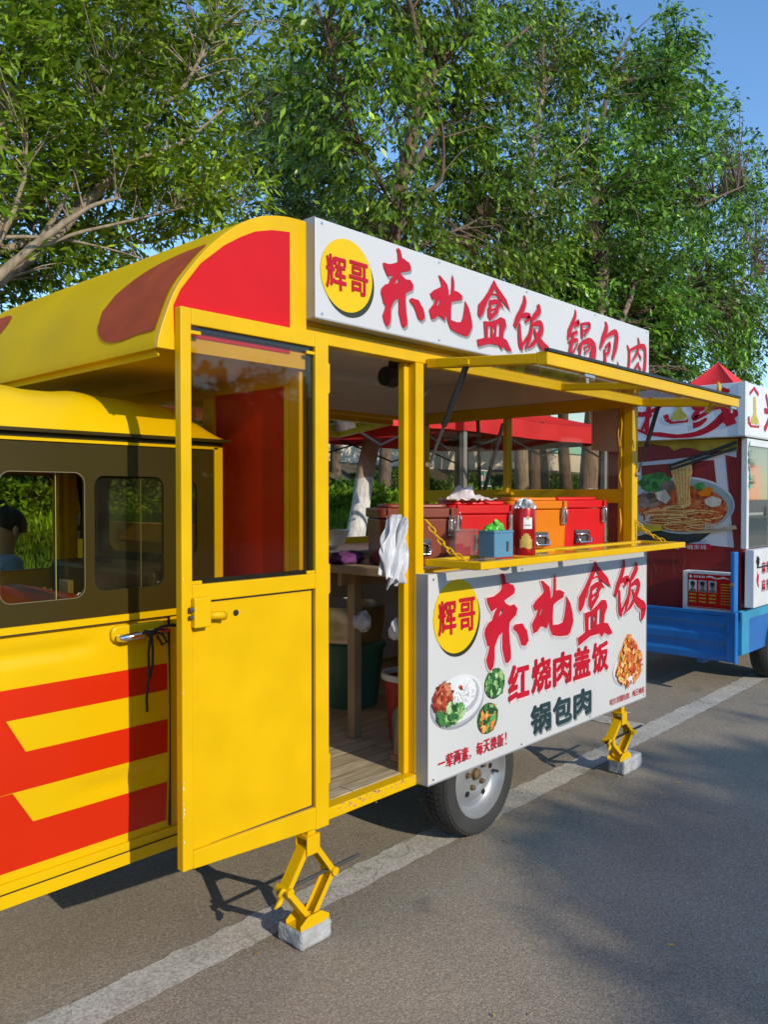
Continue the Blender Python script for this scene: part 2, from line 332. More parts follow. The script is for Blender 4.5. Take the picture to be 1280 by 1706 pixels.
GLYPH = {'dong':[[(0.337,0.98),(0.382,1.0),(0.427,0.98),(0.467,0.889),(0.508,0.889),(0.557,0.872),(0.626,0.861),(0.671,0.811),(0.65,0.764),(0.545,0.736),(0.427,0.706),(0.455,0.676),(0.545,0.642),(0.654,0.649),(0.728,0.598),(0.699,0.53),(0.614,0.497),(0.549,0.463),(0.537,0.385),(0.557,0.236),(0.581,0.149),(0.581,0.071),(0.52,0.034),(0.476,0.037),(0.447,0.071),(0.39,0.199),(0.39,0.378),(0.309,0.345),(0.264,0.301),(0.215,0.233),(0.211,0.115),(0.191,0.037),(0.142,0.0),(0.106,0.01),(0.069,0.051),(0.037,0.122),(0.085,0.203),(0.106,0.257),(0.057,0.27),(0.033,0.328),(0.0,0.395),(0.016,0.449),(0.085,0.503),(0.163,0.524),(0.215,0.598),(0.276,0.649),(0.15,0.611),(0.11,0.649),(0.061,0.706),(0.045,0.764),(0.085,0.764),(0.191,0.767),(0.325,0.807),(0.374,0.841),(0.366,0.932)],[(0.366,0.628),(0.293,0.541),(0.39,0.584)],[(0.642,0.409),(0.683,0.429),(0.85,0.426),(0.915,0.365),(0.959,0.338),(1.0,0.22),(0.927,0.172),(0.833,0.189),(0.756,0.311),(0.699,0.355),(0.642,0.378)]],'bei':[[(0.2,0.913),(0.244,0.909),(0.345,0.84),(0.4,0.801),(0.429,0.706),(0.429,0.615),(0.484,0.667),(0.502,0.792),(0.502,0.918),(0.52,1.0),(0.556,0.909),(0.556,0.732),(0.651,0.732),(0.76,0.684),(0.738,0.606),(0.593,0.563),(0.495,0.519),(0.48,0.351),(0.484,0.216),(0.622,0.203),(0.731,0.225),(0.775,0.325),(0.811,0.502),(0.818,0.619),(0.916,0.502),(0.975,0.342),(1.0,0.199),(0.916,0.035),(0.858,0.0),(0.651,0.017),(0.48,0.061),(0.411,0.173),(0.389,0.294),(0.338,0.177),(0.284,0.212),(0.2,0.234),(0.12,0.169),(0.044,0.147),(0.004,0.26),(0.0,0.299),(0.095,0.407),(0.135,0.489),(0.062,0.481),(0.018,0.563),(0.091,0.632),(0.244,0.719),(0.273,0.753),(0.229,0.853)],[(0.215,0.494),(0.16,0.403),(0.189,0.398),(0.244,0.489)]],'he':[[(0.474,1.0),(0.553,0.929),(0.696,0.848),(0.842,0.767),(0.945,0.632),(0.909,0.581),(0.787,0.625),(0.66,0.716),(0.538,0.791),(0.395,0.77),(0.312,0.693),(0.225,0.578),(0.158,0.466),(0.075,0.405),(0.016,0.446),(0.032,0.584),(0.174,0.689),(0.312,0.814),(0.395,0.912)],[(0.494,0.878),(0.423,0.797),(0.569,0.821)],[(0.34,0.689),(0.486,0.73),(0.66,0.743),(0.68,0.662),(0.593,0.598),(0.585,0.544),(0.451,0.456),(0.364,0.405),(0.296,0.453),(0.285,0.554),(0.328,0.611)],[(0.387,0.628),(0.557,0.676),(0.526,0.618),(0.399,0.578)],[(0.375,0.53),(0.502,0.581),(0.486,0.547),(0.387,0.507)],[(0.182,0.378),(0.348,0.389),(0.522,0.439),(0.664,0.5),(0.791,0.486),(0.838,0.402),(0.755,0.304),(0.735,0.206),(0.846,0.193),(1.0,0.051),(0.881,0.034),(0.755,0.084),(0.684,0.034),(0.613,0.084),(0.348,0.081),(0.142,0.03),(0.028,0.0),(0.0,0.098),(0.111,0.122),(0.209,0.149),(0.194,0.284)],[(0.296,0.311),(0.375,0.334),(0.375,0.169),(0.296,0.162)],[(0.435,0.341),(0.498,0.291),(0.447,0.186)],[(0.549,0.375),(0.64,0.399),(0.628,0.216),(0.53,0.199)]],'fan':[[(0.269,1.0,0.014),(0.292,0.918,0.041),(0.211,0.764,0.047),(0.092,0.613,0.052),(0.0,0.462,0.038)],[(0.194,0.662,0.022),(0.332,0.695,0.041),(0.431,0.698,0.041),(0.393,0.648,0.033),(0.298,0.582,0.014)],[(0.142,0.541,0.022),(0.136,0.396,0.038),(0.171,0.206,0.049),(0.231,0.137,0.014)],[(0.182,0.184,0.027),(0.301,0.288,0.025),(0.46,0.462,0.008)],[(0.691,0.931,0.025),(0.717,0.838,0.052),(0.592,0.723,0.047),(0.468,0.632,0.022)],[(0.512,0.687,0.022),(0.483,0.5,0.036),(0.41,0.319,0.038),(0.315,0.159,0.011)],[(0.532,0.582,0.022),(0.734,0.629,0.049),(0.798,0.552,0.052),(0.691,0.401,0.047),(0.523,0.266,0.033),(0.382,0.19,0.005)],[(0.564,0.522,0.016),(0.647,0.404,0.041),(0.801,0.294,0.066),(1.0,0.195,0.071),(0.948,0.058,0.049),(0.91,0.0,0.011)]],'guo':[[(0.285,1.0,0.01),(0.281,0.906,0.029),(0.169,0.751,0.039),(0.064,0.618,0.045),(0.0,0.472,0.013)],[(0.189,0.728,0.013),(0.394,0.819,0.032),(0.382,0.777,0.023),(0.253,0.702,0.01)],[(0.064,0.544,0.019),(0.189,0.589,0.029),(0.369,0.647,0.023)],[(0.016,0.43,0.016),(0.213,0.485,0.036),(0.386,0.518,0.023)],[(0.197,0.618,0.023),(0.173,0.492,0.032),(0.1,0.343,0.039),(0.068,0.236,0.032),(0.193,0.301,0.019),(0.386,0.472,0.006)],[(0.514,0.816,0.016),(0.538,0.676,0.032),(0.538,0.56,0.023)],[(0.502,0.79,0.013),(0.803,0.835,0.029),(0.811,0.78,0.029),(0.627,0.625,0.016)],[(0.546,0.673,0.016),(0.751,0.738,0.019)],[(0.386,0.356,0.013),(0.518,0.476,0.026),(0.807,0.544,0.052),(1.0,0.485,0.061),(0.976,0.35,0.078),(0.912,0.162,0.078),(0.823,0.0,0.019)],[(0.506,0.46,0.023),(0.454,0.33,0.026),(0.434,0.184,0.01)],[(0.618,0.408,0.013),(0.807,0.466,0.019),(0.807,0.411,0.013),(0.631,0.333,0.013)]],'bao':[[(0.265,1.0,0.012),(0.347,0.905,0.056),(0.168,0.659,0.06),(0.0,0.456,0.016)],[(0.179,0.655,0.016),(0.658,0.837,0.044),(0.883,0.825,0.06),(0.827,0.571,0.063),(0.653,0.317,0.024)],[(0.281,0.5,0.02),(0.51,0.603,0.04),(0.449,0.44,0.032),(0.281,0.373,0.016)],[(0.23,0.472,0.028),(0.27,0.286,0.044),(0.224,0.119,0.044),(0.393,0.012,0.056),(0.796,0.0,0.063),(1.0,0.123,0.044),(0.939,0.313,0.004)]],'rou':[[(0.0,0.734,0.018),(0.102,0.59,0.05),(0.107,0.347,0.054),(0.041,0.122,0.036),(0.041,0.0,0.009)],[(0.086,0.608,0.027),(0.604,0.779,0.041),(0.954,0.793,0.068),(1.0,0.554,0.059),(0.944,0.216,0.059),(0.777,0.054,0.018)],[(0.569,1.0,0.009),(0.64,0.842,0.045),(0.518,0.608,0.041),(0.239,0.374,0.009)],[(0.589,0.631,0.014),(0.756,0.505,0.036)],[(0.635,0.405,0.023),(0.457,0.248,0.036),(0.254,0.086,0.014)],[(0.563,0.356,0.023),(0.746,0.216,0.036)]]}
def glyph(mb, key, x0, x1, z0, z1, y, grow=0., dx=0., dz=0.):
    """a hand-brushed character on the plane Y = y, facing -Y; each stroke a hair in front of the last"""
    random.seed(3); g = GLYPH[key]; sx, sz = x1 - x0, z1 - z0
    if len(g[0][0]) == 2:
        polys = [[(x0 + a * sx + dx, z0 + b * sz + dz) for a, b in p] for p in g]
        if grow:
            outs = []
            for p in polys:
                cu = sum((p[i][0] * p[(i + 1) % len(p)][1] - p[(i + 1) % len(p)][0] * p[i][1]) for i in range(len(p))); q = []
                big = len(p) > 8
                if not big: outs.append(p); continue
                for i in range(len(p)):
                    a, b, c = Vector(p[i - 1]), Vector(p[i]), Vector(p[(i + 1) % len(p)]); t = (c - a).normalized(); nn = Vector((t.y, -t.x)) * (1 if cu > 0 else -1)
                    q.append(tuple(b + nn * grow))
                outs.append(q)
            polys = outs
        vs, fs = fill2d(polys); mb.add([(a, y, b) for a, b, _ in vs], fs)
    else:
        for k, p in enumerate(g):
            vs, fs = stroke([(x0 + a * sx + dx, z0 + b * sz + dz, c * sz * 2.25 + 2 * grow) for a, b, c in p])
            mb.add([(a, y - .0004 * k, b) for a, b in vs], fs)

# ------------------------------------------------------------------ the ground
def asphalt():
    m, t, b = newmat('worn asphalt'); v = coords(t)
    vo = N(t, 'ShaderNodeTexVoronoi'); vo.inputs['Scale'].default_value = 250; t.links.new(v, vo.inputs['Vector'])
    n1 = N(t, 'ShaderNodeTexNoise'); n1.inputs['Scale'].default_value = 1.1; n1.inputs['Detail'].default_value = 7; t.links.new(v, n1.inputs['Vector'])
    n2 = N(t, 'ShaderNodeTexNoise'); n2.inputs['Scale'].default_value = 90; n2.inputs['Detail'].default_value = 6; n2.inputs['Roughness'].default_value = .7; t.links.new(v, n2.inputs['Vector'])
    sp = N(t, 'ShaderNodeSeparateColor'); t.links.new(vo.outputs['Color'], sp.inputs[0])
    c1 = ramp(t, sp.outputs[0], [(0, (.215, .176, .128)), (.55, (.325, .268, .198)), (1, (.47, .392, .295))])
    c2 = ramp(t, n1.outputs['Fac'], [(.3, (.78,) * 3), (.7, (1.12,) * 3)]); c3 = ramp(t, n2.outputs['Fac'], [(.3, (.7,) * 3), (.7, (1.2,) * 3)])
    m1 = N(t, 'ShaderNodeMixRGB', blend_type='MULTIPLY'); m1.inputs[0].default_value = 1; t.links.new(c1.outputs[0], m1.inputs[1]); t.links.new(c2.outputs[0], m1.inputs[2])
    m2 = N(t, 'ShaderNodeMixRGB', blend_type='MULTIPLY'); m2.inputs[0].default_value = 1; t.links.new(m1.outputs[0], m2.inputs[1]); t.links.new(c3.outputs[0], m2.inputs[2])
    n5 = N(t, 'ShaderNodeTexNoise'); n5.inputs['Scale'].default_value = 2.7; n5.inputs['Detail'].default_value = 3; t.links.new(v, n5.inputs['Vector'])   # oil spots
    c5 = ramp(t, n5.outputs['Fac'], [(.66, (1, 1, 1)), (.76, (.72, .71, .70))]); m3 = N(t, 'ShaderNodeMixRGB', blend_type='MULTIPLY'); m3.inputs[0].default_value = 1; t.links.new(m2.outputs[0], m3.inputs[1]); t.links.new(c5.outputs[0], m3.inputs[2])
    t.links.new(m3.outputs[0], b.inputs['Base Color']); b.inputs['Roughness'].default_value = .85
    ad = N(t, 'ShaderNodeMath'); t.links.new(vo.outputs['Distance'], ad.inputs[0]); t.links.new(n2.outputs['Fac'], ad.inputs[1])
    bp = N(t, 'ShaderNodeBump'); bp.inputs['Strength'].default_value = .5; bp.inputs['Distance'].default_value = .004; bp.invert = True
    t.links.new(ad.outputs[0], bp.inputs['Height']); t.links.new(bp.outputs[0], b.inputs['Normal']); return m
def paintstrip():
    m, t, b = newmat('worn pale road strip'); v = coords(t)
    n1 = N(t, 'ShaderNodeTexNoise'); n1.inputs['Scale'].default_value = 5; n1.inputs['Detail'].default_value = 8; t.links.new(v, n1.inputs['Vector'])
    c = ramp(t, n1.outputs['Fac'], [(.3, (.46, .42, .355)), (.7, (.60, .555, .48))])
    n3 = N(t, 'ShaderNodeTexNoise'); n3.inputs['Scale'].default_value = 5; n3.inputs['Detail'].default_value = 4; t.links.new(v, n3.inputs['Vector'])
    mxv = N(t, 'ShaderNodeMixRGB'); mxv.inputs[0].default_value = .22; t.links.new(v, mxv.inputs[1]); t.links.new(n3.outputs['Color'], mxv.inputs[2])
    vo = N(t, 'ShaderNodeTexVoronoi', feature='DISTANCE_TO_EDGE'); vo.inputs['Scale'].default_value = 2.6; t.links.new(mxv.outputs[0], vo.inputs['Vector'])
    cr = ramp(t, vo.outputs['Distance'], [(0, (.5, .47, .43)), (.007, (1, 1, 1))])
    n2 = N(t, 'ShaderNodeTexNoise'); n2.inputs['Scale'].default_value = 110; n2.inputs['Detail'].default_value = 5; t.links.new(v, n2.inputs['Vector'])
    c3 = ramp(t, n2.outputs['Fac'], [(.35, (.62,) * 3), (.6, (1.08,) * 3)])
    a = c.outputs[0]
    for x in (cr, c3):
        k = N(t, 'ShaderNodeMixRGB', blend_type='MULTIPLY'); k.inputs[0].default_value = 1; t.links.new(a, k.inputs[1]); t.links.new(x.outputs[0], k.inputs[2]); a = k.outputs[0]
    t.links.new(a, b.inputs['Base Color']); b.inputs['Roughness'].default_value = .9
    bp = N(t, 'ShaderNodeBump'); bp.inputs['Strength'].default_value = .4; bp.inputs['Distance'].default_value = .004; t.links.new(n2.outputs['Fac'], bp.inputs['Height']); t.links.new(bp.outputs[0], b.inputs['Normal']); return m
tag(MB().add([(-300, -300, 0), (400, -300, 0), (400, 400, 0), (-300, 400, 0)], [(0, 1, 2, 3)]).build('road', asphalt()), kind='structure')
def ragged(x0, x1, ya, yb, n, z, along='x'):
    vs = []
    for i in range(n + 1):
        x = x0 + (x1 - x0) * i / n; sl = .011 * x
        for y in (ya + sl + random.uniform(-.006, .006), yb + sl + random.uniform(-.008, .008)): vs.append((x, y, z) if along == 'x' else (y, x, z))
    return MB().add(vs, [(2 * i, 2 * i + 2, 2 * i + 3, 2 * i + 1) for i in range(n)])
STRIP = paintstrip()
tag(ragged(-3.2, 14, .165, .325, 420, .004).build('road_marking_along', STRIP), kind='structure')
tag(ragged(.37, 2.6, 3.26, 3.42, 70, .0045, 'y').build('road_marking_across', STRIP), kind='structure')
random.seed(31)
spots = [(-.45, -.35), (.9, -.9), (1.35, -1.0), (.25, -.75), (2.2, -.55), (-.62, .24), (1.7, -.15), (.55, -.42), (2.9, -.35)] + [(random.uniform(-.9, 4.5), random.uniform(-1.3, .6)) for _ in range(34)]
for i, (x_, y_) in enumerate(spots):
    a = random.uniform(0, 6.28); r_ = random.uniform(.008, .022); d = Vector((math.cos(a), math.sin(a), 0)); e = Vector((-d.y, d.x, 0)) * random.uniform(.2, .5)
    p = Vector((x_, y_, .006)); tag(MB().add([p - d * r_, p + e * r_ + Vector((0, 0, .003)), p + d * r_ + Vector((0, 0, .005)), p - e * r_], [(0, 1, 2), (0, 2, 3)]).build('fallen_leaf', (WOOD, GOLD, CARD, PAPER)[(i * 7) % 4 if i % 5 == 0 else i % 3]), 'tiny dry fallen leaf lying on the asphalt road', 'leaf', 'dry leaves on the asphalt')
# the planted strip behind the parked stalls
tag(MB().box(-30, 60, 3.9, 4.02, 0, .13).build('kerb', CONCRETE, bevel=.01), kind='structure')
SOIL = mat('planting soil', (.09, .07, .04), .95, var=.3, scale=3, bump=.4)
tag(MB().sheet(lambda u, v: (-30 + 90 * u, 4.02 + 5.5 * v, .12 + 2.09 * v * min(1, 1.0) + .05 * math.sin(9 * u * 7)), 60, 8).build('bank', SOIL), kind='structure')

# ------------------------------------------------------------------ the yellow food truck
T = thing('food_truck', 'yellow and red food truck with a raised serving hatch, standing on scissor jacks', 'food truck', (1.2, .8, 0))
H = 2.465
ARCH = [(-.545, 1.972), (-.541, 2.0), (-.522, 2.06), (-.482, 2.153), (-.42, 2.238), (-.357, 2.308), (-.268, 2.382), (-.174, 2.434), (-.075, 2.459), (.02, H)]
# box body: posts, rails and skins
b = MB()
b.box(0, 2.55, 0, .055, .42, .462)                                   # sill
b.box(0.0, .085, .002, .06, .462, 2.07)                              # corner post
b.box(.597, .645, 0, .05, .462, 2.07); b.box(.570, .597, .036, .07, .462, 2.07)
b.box(2.45, 2.515, 0, .055, .462, 2.07)
b.box(0, 2.55, 0, .055, 2.07, 2.125); b.box(0.02, 2.54, .006, .036, 2.125, H - .005)
b.box(.645, 2.45, .004, .034, .462, 1.262)
# rear wall
for z0, z1 in ((2.045, 2.115), (1.512, 1.592), (1.20, 1.285)): b.box(2.476, 2.53, .055, 1.6, z0, z1)
b.box(2.49, 2.515, .055, 1.6, .42, 1.20); b.box(2.49, 2.515, .06, 1.6, 2.115, 2.44)
for y0, y1, z0, z1 in ((.055, .10, 1.285, 2.045), (.852, .882, 1.592, 2.045), (.42, .46, 1.285, 1.512), (1.53, 1.6, 1.285, 2.045)): b.box(2.474, 2.532, y0, y1, z0, z1)
# back wall
b.box(0, 2.55, 1.6, 1.65, .42, .47); b.box(0, .07, 1.6, 1.65, .47, 2.3); b.box(2.47, 2.53, 1.6, 1.652, .47, 2.3); b.box(.07, 2.47, 1.6, 1.65, 1.25, 1.29); b.box(.07, 2.47, 1.6, 1.65, 2.07, 2.11)
# front wall
b.box(.0, .05, .06, .085, .47, 1.925); b.box(0, .05, .49, .56, .47, 1.925); b.box(0, .05, .06, 1.6, 1.925, 1.985); b.box(0, .05, .56, 1.6, 1.36, 1.44); b.box(.012, .035, .56, 1.6, .47, 1.36)
b.box(.01, .04, .06, 1.6, 1.985, 2.40)
body = b.build('body', YEL, T, bevel=.004)
MB().prism([(.085, .47), (.49, .47), (.49, 1.925), (.085, 1.925)], 'x', .012, .035).build('front_panel', REDIN, T)
m = MB(); m.box(.04, 2.49, .036, 1.6, 2.29, 2.31); m.box(2.470, 2.4895, .056, 1.6, 2.116, 2.29); m.build('ceiling', CEIL, T)
m = MB(); m.sheet(lambda u, v: (.06 + 2.4 * v, 1.60 - .20 * (1 - math.cos(u * math.pi / 2)), 2.09 + .20 * math.sin(u * math.pi / 2)), 8, 1)
m.box(.06, 2.47, 1.585, 1.6, 2.112, 2.16); m.build('ceiling_cove', CREAM, T, smooth=False)
MB().box(.07, 2.47, 1.59, 1.62, .472, 1.248).build('inner_wall', WHITEF, T)
def planks():
    m, t, b = newmat('pale plank vinyl'); v = coords(t)
    br = N(t, 'ShaderNodeTexBrick'); br.inputs['Scale'].default_value = 1; br.inputs['Brick Width'].default_value = .9; br.inputs['Row Height'].default_value = .085; br.inputs['Mortar Size'].default_value = .0022
    br.inputs['Color1'].default_value = (.52, .41, .25, 1); br.inputs['Color2'].default_value = (.66, .54, .35, 1); br.inputs['Mortar'].default_value = (.12, .08, .04, 1)
    t.links.new(v, br.inputs['Vector']); n = N(t, 'ShaderNodeTexNoise'); n.inputs['Scale'].default_value = 8; n.inputs['Detail'].default_value = 8; t.links.new(coords(t, (1, 9, 1)), n.inputs['Vector'])
    r = ramp(t, n.outputs['Fac'], [(.3, (.6,) * 3), (.7, (1.1,) * 3)]); mx = N(t, 'ShaderNodeMixRGB', blend_type='MULTIPLY'); mx.inputs[0].default_value = 1
    t.links.new(br.outputs[0], mx.inputs[1]); t.links.new(r.outputs[0], mx.inputs[2]); t.links.new(mx.outputs[0], b.inputs['Base Color']); b.inputs['Roughness'].default_value = .4; return m
MB().box(.05, 2.49, .055, 1.6, .43, .464).build('floor_covering', planks(), T)
random.seed(8); m = MB()
for i in range(46):
    x = random.gauss(.36, .12); z = .462 - abs(random.gauss(0, .012)); l = random.uniform(.004, .028); h = random.uniform(.0012, .005)
    if .12 < x < .57: m.add([(x, -.0006, z), (x + l * .5, -.0006, z + h * .6), (x + l, -.0006, z + random.uniform(-.002, .002)), (x + l * .6, -.0006, z - h)], [(0, 1, 2, 3)])
q = m.build('scuff_mark', COPPER, body); q['kind'] = 'stuff'
# windows of the rear wall and of the front wall
for y0, y1, z0, z1 in ((.10, .852, 1.592, 2.045), (.882, 1.53, 1.592, 2.045), (.10, .42, 1.285, 1.512), (.46, 1.53, 1.285, 1.512)):
    MB().box(2.501, 2.505, y0, y1, z0, z1).build('rear_window', TINT, T)
MB().box(.020, .024, .56, 1.6, 1.44, 1.925).build('front_window', GLASS, T)
m = MB(); m.box(2.455, 2.475, .84, .90, 1.575, 1.592); m.box(2.45, 2.474, .80, .94, 1.558, 1.575); m.build('window_catch', YEL, T, bevel=.003)
# roof: the curved nose over the cab, and the flat top
prof = ARCH + [(2.54, H)]
m = MB(); n = len(prof)
fine = []
for i in range(len(ARCH) - 1):
    a, b_, c, d = [Vector(ARCH[min(max(k, 0), len(ARCH) - 1)]) for k in (i - 1, i, i + 1, i + 2)]
    for k in range(5):
        t = k / 5; fine.append(tuple(.5 * (2 * b_ + (c - a) * t + (2 * a - 5 * b_ + 4 * c - d) * t * t + (3 * b_ - a - 3 * c + d) * t ** 3)))
fine.append(ARCH[-1]); prof = fine + [(2.54, H)]; n = len(prof)
inner = [(x + .02, z - .02) for x, z in prof[:-1]] + [(2.54, H - .02)]
vs = []
for y in (.012, 1.70):
    vs += [(x, y, z) for x, z in prof] + [(x, y, z) for x, z in inner]
f = []
for i in range(n - 1):
    f += [(i, i + 1, 2 * n + i + 1, 2 * n + i), (n + i, 3 * n + i, 3 * n + i + 1, n + i + 1), (i, n + i, n + i + 1, i + 1), (2 * n + i, 2 * n + i + 1, 3 * n + i + 1, 3 * n + i)]
roof = smooth_angle(m.add(vs, f).build('roof', YROOF, T), 30)
MB().box(-.535, .0, .012, 1.70, 1.972, 1.984).build('overhang_soffit', YROOF, T, bevel=.003)
side = MB().prism(fine + [(.02, 1.972)], 'y', -.012, .011).build('arch_panel', YEL, T, bevel=.002)
redin = [(-.49, 2.016), (-.492, 2.10), (-.468, 2.150), (-.40, 2.238), (-.313, 2.312), (-.25, 2.352), (-.198, 2.380), (-.13, 2.401), (-.055, 2.412), (-.055, 2.016)]
m = MB(); plate(m, [redin], 'y', -.0135, .003); m.build('arch_infill', RED, side)
MB().prism(fine + [(.02, 1.972)], 'y', 1.70, 1.72).build('arch_panel', YEL, T)
# red patches wrapped on the nose
S = [0.]
for i in range(1, len(fine)): S.append(S[-1] + (Vector(fine[i]) - Vector(fine[i - 1])).length)
def nose(s_, y, off=.003):
    i = max(0, min(len(fine) - 2, next((k for k in range(len(S) - 1) if S[k + 1] >= s_), len(S) - 2)))
    t = (s_ - S[i]) / (S[i + 1] - S[i]); p = Vector(fine[i]).lerp(Vector(fine[i + 1]), t); d = (Vector(fine[i + 1]) - Vector(fine[i])).normalized()
    return (p.x - d.y * off, y, p.y + d.x * off)
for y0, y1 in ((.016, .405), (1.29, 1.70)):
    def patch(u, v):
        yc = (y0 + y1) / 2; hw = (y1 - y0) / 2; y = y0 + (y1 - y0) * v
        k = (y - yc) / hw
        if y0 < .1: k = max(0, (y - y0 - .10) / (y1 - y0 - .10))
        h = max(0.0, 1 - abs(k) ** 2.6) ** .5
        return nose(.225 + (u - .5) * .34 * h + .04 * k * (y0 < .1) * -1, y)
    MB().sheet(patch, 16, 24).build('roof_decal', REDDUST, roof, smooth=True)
# sign box over the hatch
sg = MB().box(.02, 2.53, -.055, .0, 2.143, 2.472).build('sign_box', WHITE, T, bevel=.003)
m = MB(); m.box(.018, .0195, -.056, .004, 2.141, 2.474); m.box(.018, 2.532, -.057, .004, 2.1395, 2.1425); m.build('sign_edge', GREYMETAL, sg)
SIGN = (('dong', .335, .581, 2.164, 2.460), ('bei', .607, .882, 2.197, 2.428), ('he', .915, 1.168, 2.166, 2.462), ('fan', 1.19, 1.46, 2.158, 2.438), ('guo', 1.641, 1.89, 2.156, 2.452), ('bao', 1.957, 2.16, 2.175, 2.440), ('rou', 2.258, 2.475, 2.19, 2.415))
BOARD = (('dong', .962, 1.297, .815, 1.222), ('bei', 1.325, 1.692, .885, 1.192), ('he', 1.735, 2.095, .820, 1.228), ('fan', 2.120, 2.455, .870, 1.215))
mt_ = SHADEPRINT
for k, x0, x1, z0, z1 in SIGN: m = MB(); glyph(m, k, x0, x1, z0, z1, -.0562, .001, .007, -.009); m.build('letter_shadow_print', mt_, sg)
mt_ = INK
for k, x0, x1, z0, z1 in SIGN: m = MB(); glyph(m, k, x0, x1, z0, z1, -.0590); m.build('lettering', mt_, sg)
def badge(cx, cz, r, y, parent):
    MB().prism(circ(cx + .012, cz - .016, r, r), 'y', y - .0010, y).build('badge_shadow_print', DARKPRINT, parent)
    MB().prism(circ(cx, cz, r, r), 'y', y - .0030, y - .0012).build('badge', DISC, parent)
    m = MB(); h = r * .98
    put_text(m, '辉', cx - h * .84, cx - h * .04, cz - h * .48, cz + h * .48, lambda a, b: (a, y - .0045, b), .024)
    put_text(m, '哥', cx + h * .06, cx + h * .84, cz - h * .48, cz + h * .48, lambda a, b: (a, y - .0045, b), .024)
    m.build('badge_lettering', INK, parent)
badge(.166, 2.306, .124, -.055, sg)
# menu board under the hatch
bd = MB().box(.60, 2.505, -.060, 0.0, .43, 1.248).build('menu_board', WHITE, T, bevel=.003)
m = MB(); m.box(.598, .5995, -.0605, .002, .428, 1.249); m.box(.598, 2.507, -.061, -.0605, .428, .434); m.box(2.501, 2.507, -.061, -.0605, .434, 1.249); m.build('board_edge', GREYMETAL, bd)
mt_ = mat('pale grey print', (.52, .49, .50), .5)
for k, x0, x1, z0, z1 in BOARD: m = MB(); glyph(m, k, x0, x1, z0, z1, -.0612, .010, .008, -.010); m.build('letter_shadow_print', mt_, bd)
mt_ = INKPALE
for k, x0, x1, z0, z1 in BOARD: m = MB(); glyph(m, k, x0, x1, z0, z1, -.0640, .007); m.build('letter_outline', mt_, bd)
mt_ = INK
for k, x0, x1, z0, z1 in BOARD: m = MB(); glyph(m, k, x0, x1, z0, z1, -.0672); m.build('lettering', mt_, bd)
badge(.777, 1.07, .148, -.060, bd)
for par, y_, xs, zs in ((bd, -.0612, (.63, 1.25, 1.87, 2.475), (.447, 1.228)), (sg, -.0562, (.05, .67, 1.29, 1.91, 2.50), (2.158, 2.458))):
    for x in xs:
        for z in zs: MB().prism(circ(x, z, .0045, .0045, 10), 'y', y_ - .0012, y_).build('screw', STEEL, par)
def words(body, x0, x1, z0, z1, matl, bold, name, back=None, rise=0., y=-.0625):
    k = len(body); wch = (x1 - x0) / k
    for mt, off, dx, dz in (((back, .0, .010, -.011),) if back else ()) + ((matl, .002, 0, 0),):
        for i, ch in enumerate(body):
            if ch in ' ': continue
            m = MB()
            a, c = x0 + wch * i, x0 + wch * (i + 1); zz = rise * i
            if ch in '，、': put_text(m, ch, a + wch * .1, a + wch * .3, z0 + zz, z0 + zz + (z1 - z0) * .3, lambda p, q: (p + dx, y - off, q + dz), 0)
            elif ch == '!': put_text(m, ch, a + wch * .25, a + wch * .4, z0 + zz, z1 + zz, lambda p, q: (p + dx, y - off, q + dz), 0)
            elif ch == '一': put_text(m, ch, a + wch * .08, c - wch * .08, z0 + zz + (z1 - z0) * .42, z0 + zz + (z1 - z0) * .56, lambda p, q: (p + dx, y - off, q + dz), 0)
            else: put_text(m, ch, a + wch * .05, c - wch * .05, z0 + zz, z1 + zz, lambda p, q: (p + dx, y - off, q + dz), bold)
            m.build(name, mt, bd)
words('红烧肉盖饭', 1.132, 2.064, .655, .812, INK, .040, 'dish_lettering', INKPALE)
words('锅包肉', 1.313, 1.886, .467, .602, NAVY, .040, 'dish_lettering', mat('grey letter edge', (.22, .25, .26), .5))
words('一荤两素，每天换新!', .655, 1.16, .474, .530, INK, .022, 'slogan', None)
words('哈尔滨锅包肉、纯正地道', 2.074, 2.478, .462, .496, INK, .006, 'slogan', None)
# printed dishes on the board
def printed(pts, matl, lay, name='dish_picture', parent=None, axis='y', base=-.0605):
    s_ = -.0007 * lay
    return MB().prism(pts, axis, base + s_, base + s_ + .0004).build(name, matl, parent or bd)
PLATE = mat('white plate print', (.70, .70, .72), .4, var=.04); PLATEG = mat('grey plate rim print', (.42, .42, .46), .4, var=.05)
MEAT = speckle('braised pork print', [(.16, .02, .01), (.42, .06, .02), (.62, .24, .10), (.26, .02, .012), (.50, .10, .03)], 95)
RICE = speckle('rice print', [(.62, .62, .64), (.78, .78, .80), (.70, .70, .72)], 90, kind='N')
VEG = speckle('greens print', [(.02, .09, .03), (.06, .22, .05), (.22, .40, .14), (.03, .12, .04), (.40, .55, .28)], 105)
VEGM = speckle('mixed vegetables print', [(.02, .10, .03), (.06, .25, .05), (.65, .20, .04), (.16, .34, .10), (.55, .08, .03), (.02, .06, .02)], 110)
CRISP = speckle('crisp pork print', [(.62, .16, .02), (.82, .34, .06), (.60, .10, .02), (.75, .42, .14), (.80, .26, .03), (.42, .07, .02)], 95)
random.seed(5)
LEAFY = [(.02, .08, .02), (.05, .18, .04), (.10, .30, .07), (.28, .46, .16), (.42, .58, .30), (.03, .13, .04)]
MEATY = [(.14, .02, .01), (.34, .04, .015), (.52, .10, .04), (.62, .22, .10), (.24, .03, .015), (.46, .06, .02)]
MIXED = LEAFY[:4] + [(.66, .22, .04), (.58, .09, .03), (.72, .34, .08)]
CRISPY = [(.74, .28, .04), (.60, .14, .02), (.82, .44, .12), (.48, .08, .02), (.84, .54, .24), (.66, .20, .03), (.56, .05, .03)]
PCOL = {}
